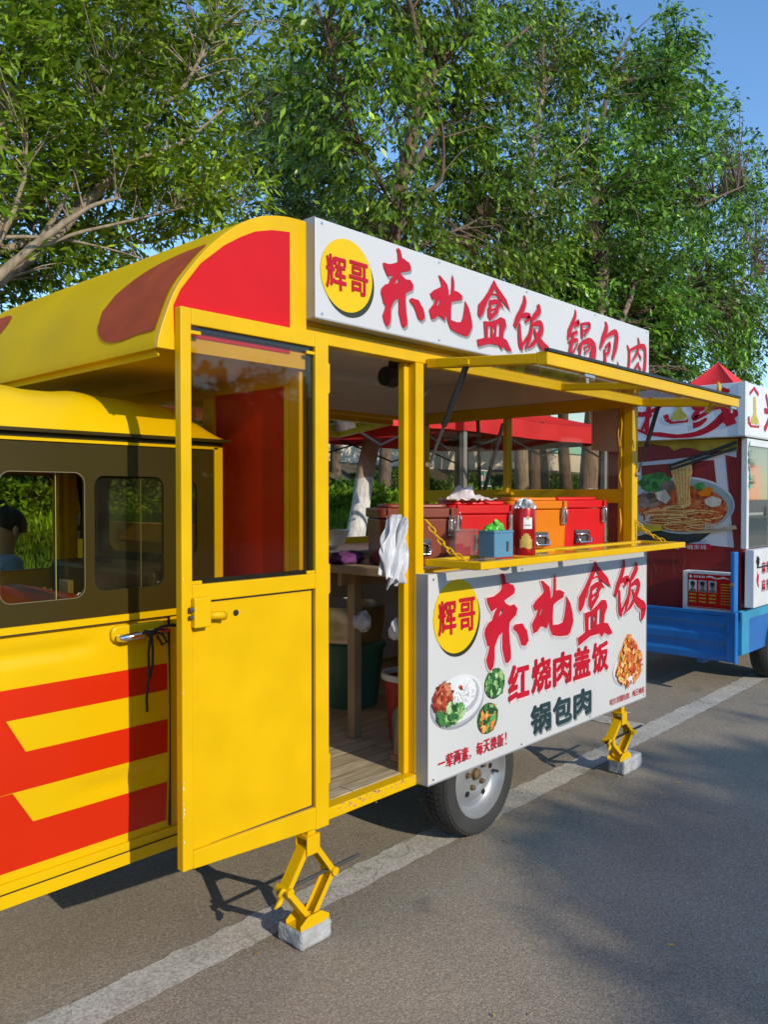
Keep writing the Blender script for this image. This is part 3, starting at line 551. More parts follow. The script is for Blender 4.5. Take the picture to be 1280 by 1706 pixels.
def pmat(c):
    if c not in PCOL: PCOL[c] = speckle('printed food tone', [tuple(k * .6 for k in c), c, tuple(min(1, k * 1.25) for k in c)], 55, kind='N')
    return PCOL[c]
def scatter(cx, cz, rx, rz, n, s0, s1, cols, lay, long_=1.8, keep=None):
    """many small printed morsels, grouped by tone"""
    by = {}
    for i in range(n):
        a, r = random.uniform(0, 6.28), random.random() ** .6; x, z = cx + rx * r * math.cos(a), cz + rz * r * math.sin(a)
        if keep and not keep(x, z): continue
        c = random.choice(cols); s = random.uniform(s0, s1); t = random.uniform(0, 3.14); pts = []
        for k in range(8):
            q = 2 * math.pi * k / 8; u, v = s * long_ * math.cos(q) * random.uniform(.75, 1.2), s * math.sin(q) * random.uniform(.75, 1.2); pts.append((x + u * math.cos(t) - v * math.sin(t), z + u * math.sin(t) + v * math.cos(t)))
        by.setdefault(c, []).append((i, pts))
    for c, L in by.items():
        m = MB(); y = -.0607 - .0007 * lay
        for i, pts in L: m.add([(px_, y - .0000045 * i * 10, pz_) for px_, pz_ in pts], [tuple(range(8))])
        m.build('dish_picture', pmat(c), bd)
printed(circ(.787, .722, .176, .106), mat('plate shade print', (.30, .30, .34), .5), 1); printed(circ(.790, .729, .170, .101), PLATEG, 1.6); printed(circ(.793, .735, .163, .095), PLATE, 2.2)
printed(circ(.836, .742, .092, .070, 40, .02), PLATEG, 3); printed(circ(.826, .753, .080, .062, 40, .04), RICE, 4); scatter(.826, .756, .070, .052, 60, .003, .005, [(.70, .70, .72), (.78, .78, .79), (.60, .60, .63)], 4.6, 1.6)
scatter(.688, .752, .062, .055, 130, .006, .012, MEATY, 6); scatter(.735, .684, .082, .032, 90, .008, .016, LEAFY, 8); scatter(.80, .778, .010, .006, 4, .005, .007, MEATY, 9)
for cx, cz, cols in ((1.043, .756, LEAFY), (.992, .617, MIXED)):
    printed(circ(cx, cz - .002, .075, .065, 48), mat('dark bowl print', (.03, .06, .04), .5), 1); printed(circ(cx, cz, .071, .061, 36, .03), pmat(LEAFY[1]), 2)
    scatter(cx, cz, .058, .048, 110, .006, .015, cols, 4)
printed(circ(2.29, .622, .184, .092), mat('faint plate print', (.44, .44, .46), .5), 1); printed(circ(2.29, .630, .176, .085), PLATE, 2)
heap = [(2.13, .625), (2.16, .665), (2.17, .71), (2.21, .75), (2.245, .79), (2.275, .812), (2.30, .795), (2.345, .775), (2.385, .75), (2.41, .71), (2.45, .68), (2.455, .645), (2.41, .615), (2.37, .60), (2.34, .575), (2.29, .585), (2.24, .58), (2.19, .60)]
printed(heap, CRISP, 3)
inheap = lambda x, z: abs(x - 2.29) / .17 + max(0, z - .60) / .225 < 1.0
scatter(2.29, .67, .165, .13, 230, .008, .017, CRISPY, 5, 1.6, inheap); scatter(2.28, .68, .12, .10, 12, .006, .012, LEAFY[2:4], 9, 2.2, inheap)
for i in range(26):
    x, z = random.uniform(2.18, 2.42), random.uniform(.62, .80); l = random.uniform(.02, .045); t = random.uniform(-1, 1)
    if inheap(x, z - .03): vs, fs = stroke([(x, z, .003), (x + l * .5, z + l * .5 * t + .006, .004), (x + l, z + l * t, .002)]); MB().add([(a, -.0675, b) for a, b in vs], fs).build('dish_picture', pmat(CRISPY[2 + i % 3]), bd)

# raised hatch (two glazed panes in a yellow frame)
aw = MB(); AX0, AX1 = .655, 2.515
def az(y): return 2.072 + .075 * y     # height along the hatch
Yo = -.55
def hb(y0, y1, x0, x1, th=.042):
    a = [(x, y, az(y) + k) for x in (x0, x1) for y in (y0, y1) for k in (-th / 2, th / 2)]
    aw.add(a, [(0, 1, 3, 2), (4, 6, 7, 5), (0, 4, 5, 1), (2, 3, 7, 6), (0, 2, 6, 4), (1, 5, 7, 3)])
hb(Yo, Yo + .045, AX0, AX1, .046); hb(-.048, -.004, AX0, AX1, .036); hb(Yo + .045, -.048, AX0, AX0 + .04, .036); hb(Yo + .045, -.048, AX1 - .05, AX1); hb(Yo + .045, -.048, 1.60, 1.635, .03)
hat = aw.build('serving_hatch', YEL, T, bevel=.003)
for x0, x1 in ((AX0 + .04, 1.60), (1.635, AX1 - .05)):
    MB().add([(x0, Yo + .045, az(Yo + .045) + .004), (x1, Yo + .045, az(Yo + .045) + .004), (x1, -.048, az(-.048) + .004), (x0, -.048, az(-.048) + .004)], [(0, 1, 2, 3)]).build('hatch_pane', AWNGLASS, hat)
m = MB(); m.box(AX0 - .002, AX1 + .012, Yo - .006, Yo + .012, az(Yo) + .0235, az(Yo) + .034); m.build('rubber_seal', BLACK, hat)
m = MB(); m.tube([(2.30, Yo + .02, az(Yo) + .03), (2.315, Yo + .03, az(Yo) + .075), (2.36, Yo + .05, az(Yo) + .09), (2.41, Yo + .06, az(Yo) + .07), (2.42, Yo + .07, az(Yo) + .03)], .008, 8); m.tube([(2.29, Yo + .06, az(Yo) - .02), (2.31, Yo + .09, az(Yo) - .05), (2.36, Yo + .1, az(Yo) - .055), (2.41, Yo + .09, az(Yo) - .02)], .008, 8); m.build('pull_handle', YEL, hat, smooth=True)
for x in (.93, 2.42):
    m = MB(); m.box(x, x + .075, Yo + .006, Yo + .03, az(Yo) - .034, az(Yo) - .0235); m.tube([(x + .035, Yo + .018, az(Yo) - .034), (x + .037, Yo + .018, az(Yo) - .055)], .007, 8); m.build('hatch_catch', STEEL, hat)
# gas struts
for x, yt, zt in ((.668, -.19, 2.045), (2.497, -.125, 2.045)):
    p, q = Vector((x, yt, zt)), Vector((x - .004, -.012, 1.675)); k = p.lerp(q, .60)
    m = MB(); m.tube([p, k], .0125, 12); m.tube([p + Vector((0, 0, .02)), p], .016, 8); st = m.build('gas_strut', BLACK, T, smooth=False)
    MB().tube([k, q], .0065, 8).build('strut_rod', GREYPL, st); MB().box(x - .02, x + .02, yt - .022, yt + .022, zt + .0, zt + .018).build('strut_bracket', YEL, st)
    MB().tube([q + Vector((-.012, -.002, 0)), q + Vector((.02, .006, 0))], .010, 8).build('strut_pin', STEEL, st)
# fold-down shelf
sh = MB(); SZ0, SZ1 = 1.276, 1.304
sh.box(.648, 2.515, -.275, -.232, SZ0, SZ1); sh.box(.648, 2.515, -.045, -.004, SZ0, SZ1); sh.box(.648, .70, -.232, -.045, SZ0, SZ1); sh.box(2.463, 2.515, -.232, -.045, SZ0, SZ1)
for x in (1.16, 1.55): sh.box(x, x + .04, -.232, -.045, SZ0, SZ1 - .004)
shelf = sh.build('fold_down_shelf', YEL, T, bevel=.003)
for x0, x1 in ((.70, 1.16), (1.20, 1.55), (1.59, 2.463)): MB().add([(x0, -.232, 1.298), (x1, -.232, 1.298), (x1, -.045, 1.298), (x0, -.045, 1.298)], [(0, 1, 2, 3)]).build('shelf_pane', GLASS, shelf)
def chain(p, q, n):
    p, q = Vector(p), Vector(q); d = (q - p).normalized(); L = (q - p).length; m = MB(); u0 = d.orthogonal().normalized(); r0 = d.cross(u0)
    for i in range(n):
        t = (i + .5) / n; c = p.lerp(q, t) + Vector((0, 0, -.03 * math.sin(math.pi * t))); l = L / n * .68; w_ = .0085
        u = (u0 if i % 2 else r0); ring = []
        for k in range(13):
            a = 2 * math.pi * k / 12; ring.append(c + d * l * math.cos(a) * (1 if abs(math.cos(a)) > .2 else .9) + u * w_ * math.sin(a))
        m.tube(ring, .0030, 6, False)
    return m.build('hatch_chain', YEL, T, smooth=True)
chain((.65, -.004, 1.462), (.676, -.185, 1.308), 9); chain((2.487, .05, 1.475), (2.49, -.17, 1.306), 10)

# open door, folded flat against the truck's nose
dr = MB(); DX0, DX1, DY0, DY1 = -.490, .090, -.045, -.014
dr.box(DX0, DX0 + .036, DY0, DY1, .462, 2.094); dr.box(.030, DX1, DY0, DY1, .428, 2.094); dr.box(DX0 + .036, .030, DY0, DY1, 2.046, 2.094); dr.box(DX0 + .036, .030, DY0, DY1, 1.242, 1.292)
dr.prism([(DX0 + .036, .460), (.030, .432), (.030, .505), (DX0 + .036, .512)], 'y', DY0, DY1)
door = dr.build('door', YEL, T, bevel=.003)
MB().box(DX0 + .036, .030, DY0 + .016, DY0 + .022, .505, 1.242).build('door_panel', YEL, door)
m = MB(); m.box(DX0 + .036, .030, DY0 + .013, DY0 + .0158, .505, .511); m.box(DX0 + .10, .030, DY0 + .013, DY0 + .0158, 1.236, 1.242); m.box(.024, .030, DY0 + .013, DY0 + .0158, .511, 1.236); m.build('panel_seal', GREYPL, door)
MB().box(DX0 + .036, .030, DY0 + .012, DY0 + .016, 1.292, 2.046).build('door_glass', DOORGLASS, door)
m = MB(); m.box(DX0 + .036, .030, DY0 + .0165, DY0 + .024, 1.292, 1.306); m.box(.012, .030, DY0 + .0165, DY0 + .024, 1.306, 2.046); m.box(DX0 + .07, .030, DY0 + .0165, DY0 + .024, 2.034, 2.046); m.build('glass_seal', BLACK, door)
for x in (DX0 + .036, -.006):
    for z in (2.020, 1.292): MB().box(x, x + .036, DY0 + .003, DY0 + .012, z, z + .011).build('glass_clip', YEL, door, bevel=.002)
random.seed(12); m = MB()
for z in (.545, .62, .628, .64, .66, .70, .72, .98, 1.31):
    h = random.uniform(.004, .016); x = DX0 + random.uniform(.0, .004); m.add([(x, DY0 - .0006, z), (x + random.uniform(.002, .005), DY0 - .0006, z + h * .3), (x + .001, DY0 - .0006, z + h)], [(0, 1, 2)])
q = m.build('paint_chip', PAPER, door); q['kind'] = 'stuff'
lk = MB().box(DX0 + .030, -.402, DY0 - .020, DY0, 1.168, 1.256).build('door_lock', YEL, door, bevel=.004)
m = MB(); m.tube([(DX0 + .018, DY0 - .010, 1.222), (DX0 + .032, DY0 - .010, 1.222)], .008, 8); m.tube([(DX0 + .018, DY0 - .010, 1.20), (DX0 + .032, DY0 - .010, 1.20)], .006, 8); m.build('lock_bolt', GREYPL, door)
m = MB(); m.tube([(-.40, DY0 - .008, 1.198), (-.365, DY0 - .012, 1.197), (-.348, DY0 - .006, 1.192)], [.012, .012, .014], 8); m.build('lock_lever', YEL, door, smooth=True)
m = MB(); m.lathe([(.0, -.004), (.009, -.003), (.010, 0)], (-.288, DY0 + .0155, 1.193), 'y', 14); m.build('keyhole', BLACK, door)
for z in (.62, 1.27, 1.95): MB().tube([(.095, DY0 + .01, z - .05), (.095, DY0 + .01, z + .05)], .007, 8).build('door_hinge', YEL, door)
MB().box(.548, .569, .030, .062, 1.225, 1.262).build('lock_keeper', YEL, T, bevel=.002)

# chassis, axle, wheels
m = MB(); m.box(-1.9, 2.5, .50, .58, .30, .415); m.box(-1.9, 2.5, 1.08, 1.16, .30, .415); m.box(.1, 2.45, .58, 1.08, .37, .415); m.tube([(1.19, .28, .29), (1.19, 1.42, .29)], .035, 12); m.build('chassis', BLACK, T)
def wheel(cx, cz, y0, dirn, parent, r=.272, w_=.17):
    """tyre, rim and nuts; the outer face looks along dirn (-1 toward the camera side)"""
    s_ = -dirn; Y = lambda a: y0 + s_ * a
    ty = [(r * .68, Y(.012)), (r * .80, Y(.0)), (r * .93, Y(.006)), (r * .985, Y(.024)), (r, Y(.045)), (r, Y(w_ - .045)), (r * .985, Y(w_ - .02)), (r * .9, Y(w_)), (r * .68, Y(w_ - .01))]
    m = MB().lathe(ty, (cx, 0, cz), 'y', 56)
    q = r * .70
    rim = [(q, Y(.014)), (q * 1.005, Y(.008)), (q * .96, Y(.006)), (q * .93, Y(.02)), (q * .88, Y(.045)), (q * .80, Y(.058)), (q * .70, Y(.050)), (q * .58, Y(.036)), (q * .46, Y(.034)), (q * .38, Y(.044)), (q * .30, Y(.047)), (0.001, Y(.047))]
    wp = smooth_angle(MB().lathe(rim, (cx, 0, cz), 'y', 48).build('wheel', WHEEL, parent), 50); rim_ = r * .70
    for i in range(60):                                                # tread blocks
        a = 2 * math.pi * i / 60; d = Vector((math.cos(a), 0, math.sin(a))); tt = Vector((-d.z, 0, d.x)); c = Vector((cx, 0, cz))
        for k, (ya, yb) in enumerate(((.012, .062), (.068, .102), (.108, w_ - .012))):
            o1, o2 = (.0, .012) if k != 1 else (.012, 0)
            q = []
            for hh in (r * .985, r + .004):
                for y, o in ((ya, o1), (yb, o2)):
                    rr = hh - (.012 if (k == 0 and y == ya) or (k == 2 and y == yb) else 0)
                    for e in (-.0105, .0105): q.append(c + d * rr + tt * (e + o) + Vector((0, Y(y), 0)))
            m.add(q, [(0, 1, 3, 2), (4, 6, 7, 5), (0, 4, 5, 1), (2, 3, 7, 6), (0, 2, 6, 4), (1, 5, 7, 3)])
    smooth_angle(m.build('tyre', RUBBER, wp), 35)
    q = rim_; ri = wp
    m = MB()
    for i in range(5):
        a = 2 * math.pi * i / 5 + .15; m = MB().lathe([(.0001, 0), (.0125, 0), (.0125, -.002 * dirn * -1)], (cx + q * .54 * math.cos(a), Y(.0325), cz + q * .54 * math.sin(a)), 'y', 14); m.build('rim_hole', BLACK, ri)
        m = MB(); m.lathe([(.025, Y(.047)), (.024, Y(.028)), (.016, Y(.022)), (.001, Y(.020))], (cx, 0, cz), 'y', 14)
    m.build('hub_cap', RUST, ri)
    m = MB()
    for i in range(5):
        a = 2 * math.pi * i / 5 + .5; x, z = cx + .062 * math.cos(a), cz + .062 * math.sin(a); MB().lathe([(.0115, Y(.047)), (.0115, Y(.030)), (.009, Y(.025)), (.0005, Y(.024))], (x, 0, z), 'y', 6).build('wheel_nut', RUST, ri)
    MB().tube([(cx + q * .75, Y(.05), cz - .02), (cx + q * .80, Y(.022), cz - .024)], .006, 8).build('valve', BLACK, ri)
wheel(1.19, .282, .105, -1, T); wheel(1.19, .282, 1.52, 1, T); wheel(-1.62, .282, .40, -1, T); wheel(-1.62, .282, 1.24, 1, T)
m = MB(); m.tube([(-.175, .30, .325), (.30, .26, .335), (.62, .20, .36)], .0075, 8); m.build('brake_rod', COPPER, T)
m = MB(); m.prism([(-.245, .43), (-.205, .43), (-.165, .33), (-.185, .32)], 'y', .285, .300); m.tube([(-.18, .29, .33), (-.172, .285, .322), (-.06, .28, .325)], .009, 8); m.build('rod_bracket', YEL, T)

# scissor jacks
def jack(x, y, zt, spread, zb=.075, kl=None):
    top = zt; kz = (zb + .02 + top - .03) / 2 - .005
    m = MB(); m.box(x - .018, x + .018, y - .022, y + .022, top - .005, .422); j = m.build('scissor_jack', YEL, T, bevel=.002)
    m = MB(); m.box(x - .030, x + .030, y - .032, y - .026, top - .055, top + .012); m.box(x - .030, x + .030, y + .026, y + .032, top - .055, top + .012); m.box(x - .030, x + .030, y - .026, y + .026, top + .0, top + .012); m.build('jack_bracket', YEL, j, bevel=.0015); m = MB()
    m.prism([(x - .066, zb - .012), (x + .066, zb - .012), (x + .068, zb + .006), (x + .03, zb + .030), (x - .03, zb + .030), (x - .068, zb + .006)], 'y', y - .040, y - .035)
    m.prism([(x - .066, zb - .012), (x + .066, zb - .012), (x + .068, zb + .006), (x + .03, zb + .030), (x - .03, zb + .030), (x - .068, zb + .006)], 'y', y + .035, y + .040)
    m.box(x - .066, x + .066, y - .035, y + .035, zb - .012, zb - .006); m.build('jack_foot', YEL, j, bevel=.0015)
    KL, KR = (x - spread, kz), (x + spread, kz + .004)
    for a, b_ in (((x - .016, top - .03), KL), ((x + .016, top - .03), KR), (KL, (x - .014, zb + .018)), (KR, (x + .014, zb + .018))):
        d = Vector((b_[0] - a[0], 0, b_[1] - a[1])).normalized(); nn = Vector((-d.z, 0, d.x)); ctr = Vector(((KL[0] + KR[0]) / 2, y, kz)); A, B = Vector((a[0], y, a[1])), Vector((b_[0], y, b_[1]))
        if nn.dot((A + B) / 2 - ctr) < 0: nn = -nn
        m = MB()
        for e in (-1, 1): m.bar(A + Vector((0, e * .022, 0)), B + Vector((0, e * .022, 0)), .0035, .020, nn)
        m.bar(A + nn * .0085, B + nn * .0085, .0402, .003, nn); m.build('jack_arm', YEL, j, bevel=.001)
    for k in (KL, KR): MB().tube([(k[0], y - .034, k[1]), (k[0], y + .034, k[1])], .0155, 14).build('jack_trunnion', YEL, j, bevel=.001)
    MB().tube([(x - spread - .03, y, kz), (x + spread + .15, y, kz + .006)], .0065, 8).build('jack_screw', BLACK if spread > .12 else GREYPL, j)
    m = MB(); m.tube([(x - spread - .012, y - .02, kz + .012), (x - spread - .03, y - .025, kz + .02), (x - spread - .038, y - .02, kz + .005), (x - spread - .03, y - .01, kz - .012)], .008, 8); m.tube([(x - spread - .03, y - .02, kz - .01), (x - spread - .05, y - .03, kz - .018), (x - spread - .068, y - .03, kz - .028)], [.011, .010, .004], 8); m.build('jack_eye', YEL, j, smooth=True)
jack(.080, .055, .365, .105); jack(2.41, .05, .335, .125, .095)
def block(x0, x1, y0, y1, h, label):
    o = MB().box(x0, x1, y0, y1, 0, h).build('concrete_block', CONCRETE, bevel=.012, seg=2)
    q = o.modifiers.new('sub', 'SUBSURF'); q.subdivision_type = 'SIMPLE'; q.levels = 3; q.render_levels = 3
    tx = bpy.data.textures.new('chips', 'CLOUDS'); tx.noise_scale = .05; d = o.modifiers.new('chips', 'DISPLACE'); d.texture = tx; d.strength = .012; d.mid_level = .6
    return tag(o, label, 'concrete block', 'concrete blocks under the jacks')
block(.008, .150, .002, .135, .066, 'grey concrete block under the front jack, beside the open door')
block(2.375, 2.60, .0, .105, .086, 'grey concrete block under the rear jack, behind the wheel')
# back hatch raised on the far side
bh = MB()
def hbar(x0, x1, y0, y1): bh.add([(x, y, 2.055 - .12 * (y - 1.655) + k) for x in (x0, x1) for y in (y0, y1) for k in (-.018, .018)], [(0, 1, 3, 2), (4, 6, 7, 5), (0, 4, 5, 1), (2, 3, 7, 6), (0, 2, 6, 4), (1, 5, 7, 3)])
hbar(.5, 2.3, 1.66, 1.70); hbar(.5, 2.3, 2.15, 2.19); hbar(.5, .545, 1.70, 2.15); hbar(2.255, 2.3, 1.70, 2.15); hbar(1.38, 1.415, 1.70, 2.15)
fh = bh.build('far_side_hatch', YEL, T, bevel=.002)
MB().add([(.545, 1.70, 2.0495), (2.255, 1.70, 2.0495), (2.255, 2.15, 1.9955), (.545, 2.15, 1.9955)], [(0, 1, 2, 3)]).build('hatch_pane', TINT, fh)

# ------------------------------------------------------------------ the driver's cab under the nose
CX0, CX1, CY0, CY1 = -1.98, -.098, .30, 1.18
m = MB()
def cabside(u, v):      # lower side: gentle barrel with two pressed ribs
    z = .44 + .73 * v; x = CX0 + (CX1 - CX0) * u
    y = CY0 + .004 + .012 * (2 * v - 1) ** 2
    if .585 < z < .71 and x > -.83: y += .008 * min(1, max(0, (x + .70) * 8)) * math.exp(-((z - .645) / .03) ** 2) * (x < -.33)
    if 1.055 < z < 1.125 and x < -.55: y += .010 * math.exp(-((z - 1.088) / .022) ** 2) * min(1, max(0, (-.55 - x) * 12))
    return (x, y, z)
m.sheet(cabside, 90, 60)
m.box(CX0, CX1, CY0 + .03, CY0 + .05, .36, 1.17); m.box(CX0, CX1, CY1 - .02, CY1, .36, 1.17); m.box(CX0, CX0 + .02, CY0 + .05, CY1 - .02, .36, 1.17); m.box(CX1 - .02, CX1, CY0 + .05, CY1 - .02, .36, 1.17); m.box(CX0, CX1, CY0 + .05, CY1 - .02, .41, .44)
m.box(CX0, CX1 + .002, CY0 + .002, CY0 + .024, .372, .412); m.box(CX0, CX1, CY0 + .006, CY0 + .022, .414, .442)
m.box(CX0, CX1, CY0 - .002, CY0 + .02, 1.155, 1.176)
for x, y in ((CX1 - .034, CY0 - .002), (CX1 - .034, CY1 - .03), (CX0, CY0), (CX0, CY1 - .03)): m.box(x, x + .034, y, y + .032, 1.176, 1.72)
cab = smooth_angle(m.build('cab', YEL2, T), 35)
# red sticker panels: bands and the two slanted yellow bars left between them
m = MB()
def on_side(pts, off=.0016):
    m_ = MB(); k = 14
    (x0, z0), (x1, z1), (x2, z2), (x3, z3) = pts            # top-left, top-right, bottom-right, bottom-left
    def f(u, v):
        x = (x0 * (1 - u) + x1 * u) * (1 - v) + (x3 * (1 - u) + x2 * u) * v; z = (z0 * (1 - u) + z1 * u) * (1 - v) + (z3 * (1 - u) + z2 * u) * v
        vv = (z - .44) / .73; uu = (x - CX0) / (CX1 - CX0); p = cabside(uu, vv); return (x, p[1] - off, z)
    m_.sheet(f, 50, k); return m_
for pts in (((-1.98, .998), (-.319, .996), (-.320, .908), (-1.98, .909)), ((-1.98, .909), (-.846, .909), (-.790, .808), (-1.98, .808)), ((-1.98, .808), (-.320, .810), (-.321, .699), (-1.98, .697)), ((-1.98, .697), (-.829, .697), (-.769, .598), (-1.98, .598)), ((-1.98, .598), (-.321, .599), (-.322, .469), (-1.98, .469))):
    q = on_side(pts); m.add(q.v, q.f)
m.build('side_stripes', REDDECAL, cab, smooth=True)
m = MB(); m.box(-.3125, -.310, CY0 + .0005, CY0 + .02, .45, 1.155); m.box(CX0, CX1, CY0 - .001, CY0 + .01, .4125, .4138); m.box(CX0, -.31, CY0 - .0028, CY0, 1.1520, 1.1545); m.build('panel_gap', BLACK, cab)
# upper side with cut-out windows
WIN = [(-1.80, -1.20, 1.24, 1.62), (-1.10, -.895, 1.24, 1.62), (-.860, -.606, 1.242, 1.622), (-.573, -.330, 1.256, 1.614), (-.265, -.200, 1.345, 1.605)]
for y, s_ in ((CY0 + .010, 1), (CY1 - .010, 0)):
    m = MB(); wins = WIN if s_ else [(-1.7, -1.05, 1.24, 1.63), (-.99, -.30, 1.262, 1.632)]
    polys = [[(CX0 + .034, 1.177), (CX1 - .034, 1.177), (CX1 - .034, 1.712), (CX0 + .034, 1.712)]] + [rbox2(a, b_, c, d, .032) for a, b_, c, d in wins]
    if not s_: polys.append([(-.205, 1.646), (-.112, 1.640), (-.112, 1.30), (-.125, 1.285), (-.175, 1.262), (-.205, 1.262)])
    plate(m, polys, 'y', y, .012); ub = m.build('window_band', FILM if s_ else YEL2, cab)
    for i, (a, b_, c, d) in enumerate(wins):
        MB().box(a - .004, b_ + .004, y + .007 if s_ else y - .010, y + .010 if s_ else y - .0075, c - .004, d + .004).build('cab_window', (FILMGLASS if i >= 3 else CABGLASS) if s_ else GLASS, cab)
        if s_ and i == 2:
            m = MB(); plate(m, [rbox2(a - .0015, b_ + .0015, c - .0015, d + .0015, .033), rbox2(a + .001, b_ - .001, c + .001, d - .001, .031)], 'y', y - .0068, .0012); m.build('window_trim', mat('olive window rubber', (.16, .13, .07), .5), cab)
            MB().box(-.689, -.687, y + .0105, y + .013, c, d).build('glass_edge', ALU, cab)
        if s_ and i == 3: MB().box(-.405, -.4035, y + .0105, y + .013, c, d).build('glass_edge', ALU, cab)
m = MB(); plate(m, [[(CY0 + .032, 1.17), (CY1 - .03, 1.17), (CY1 - .03, 1.715), (CY0 + .032, 1.715)], rbox2(CY0 + .10, CY1 - .10, 1.33, 1.62, .05)], 'x', CX1 - .012, .012); m.build('rear_band', FILM, cab)
MB().box(CX1 - .014, CX1 - .011, CY0 + .10, CY1 - .10, 1.33, 1.62).build('rear_window', CABGLASS, cab)
m = MB(); m.box(CX0, CX0 + .02, CY0 + .03, CY1 - .03, 1.62, 1.72); m.box(CX0 + .02, -.2, CY0 + .03, CY0 + .05, 1.65, 1.715); m.build('inner_rail', GREYPL, cab)
m = MB(); m.box(-.72, -.50, CY0 + .22, CY1 - .08, .80, .88); m.box(-.56, -.47, CY0 + .22, CY1 - .08, .88, 1.22); m.build('driver_seat', SEATRED, cab, bevel=.03)
m = MB(); m.box(-.34, -.12, CY0 + .06, CY1 - .06, 1.10, 1.30); m.build('parcel_shelf', GREYPL, cab, bevel=.02)
m = MB(); m.box(-.298, -.215, CY1 - .055, CY1 - .025, .44, 1.70); m.build('inner_pillar', YEL2, cab, bevel=.01)
m = MB(); m.box(-.36, -.315, CY0 + .62, CY0 + .70, 1.13, 1.23); m.box(-.315, -.27, CY0 + .63, CY0 + .69, 1.15, 1.21); m.build('door_latch', GREYMETAL, cab, bevel=.004)
m = MB(); m.box(-.155, -.128, CY1 + .05, CY1 + .10, 1.37, 1.47); m.tube([(-.145, CY1 + .06, 1.42), (-.20, CY1 + .04, 1.41)], .012, 8); m.build('wing_mirror', GREYPL, cab, bevel=.006)
# cab roof with pressed ribs and an overhanging rear lip
def cabroof(u, v):
    x = CX0 + (CX1 + .012 - CX0) * u; d = CX1 + .012 - x
    top = 1.886 - .14 * max(0, 1 - d / .24) ** 2.2
    rib = .009 * sum(math.exp(-((x - c) / .045) ** 2) for c in (-1.7, -1.25, -.80, -.565)) - .010 * math.exp(-((x + .33) / .05) ** 2)
    t = 2 * v - 1; y = (CY0 + CY1) / 2 + (CY1 - CY0 + .03) / 2 * t
    s_ = (1 - abs(t) ** 5.5) ** .75
    return (x, y, 1.748 + (top + rib - 1.748) * s_)
roofc = MB().sheet(cabroof, 120, 60).build('cab_roof', YEL2, cab, smooth=True)
m = MB(); m.box(CX0, CX1 + .022, CY0 - .022, CY1 + .022, 1.7365, 1.747); m.box(CX0, CX1 + .002, CY0 + .0, CY0 + .014, 1.722, 1.736); m.build('roof_gutter', FILM, cab, bevel=.002)
MB().box(CX0, CX1 - .02, CY0 - .002, CY0 + .016, 1.7125, 1.7215).build('roof_rail', YEL2, cab)
# handle
m = MB(); m.prism(rbox2(-.522, -.33, 1.088, 1.142, .022), 'y', CY0 - .004, CY0 + .012); m.build('handle_recess', YEL2, cab, bevel=.006)
m = MB(); m.tube([(-.508, CY0 - .010, 1.104), (-.492, CY0 - .026, 1.105), (-.42, CY0 - .030, 1.110), (-.34, CY0 - .026, 1.114), (-.325, CY0 - .008, 1.115)], [.010, .013, .0125, .012, .009], 10); m.build('door_handle', CHROME, cab, smooth=True)
co = thing('cord', 'thin black cord knotted round the chrome cab door handle, its ends hanging down', 'cord', (-.41, CY0 - .04, 1.11))
m = MB(); r_ = .0042
m.tube([(-.435, CY0 - .045, 1.120), (-.41, CY0 - .047, 1.112), (-.385, CY0 - .045, 1.122)], [.006, .011, .006], 8)
m.tube([(-.41, CY0 - .046, 1.112), (-.416, CY0 - .04, 1.05), (-.408, CY0 - .03, .98), (-.411, CY0 - .02, .90), (-.408, CY0 - .018, .855)], r_, 6)
m.tube([(-.408, CY0 - .046, 1.112), (-.40, CY0 - .04, 1.06), (-.398, CY0 - .035, 1.01), (-.404, CY0 - .03, .965)], r_, 6)
m.tube([(-.40, CY0 - .046, 1.115), (-.365, CY0 - .04, 1.105), (-.345, CY0 - .035, 1.075), (-.362, CY0 - .035, 1.068), (-.385, CY0 - .042, 1.10)], r_, 6)
m.tube([(-.41, CY0 - .046, 1.112), (-.37, CY0 - .046, 1.128), (-.34, CY0 - .044, 1.130), (-.31, CY0 - .044, 1.126)], .006, 6)
m.build('cord_strand', CORD, co, smooth=True)

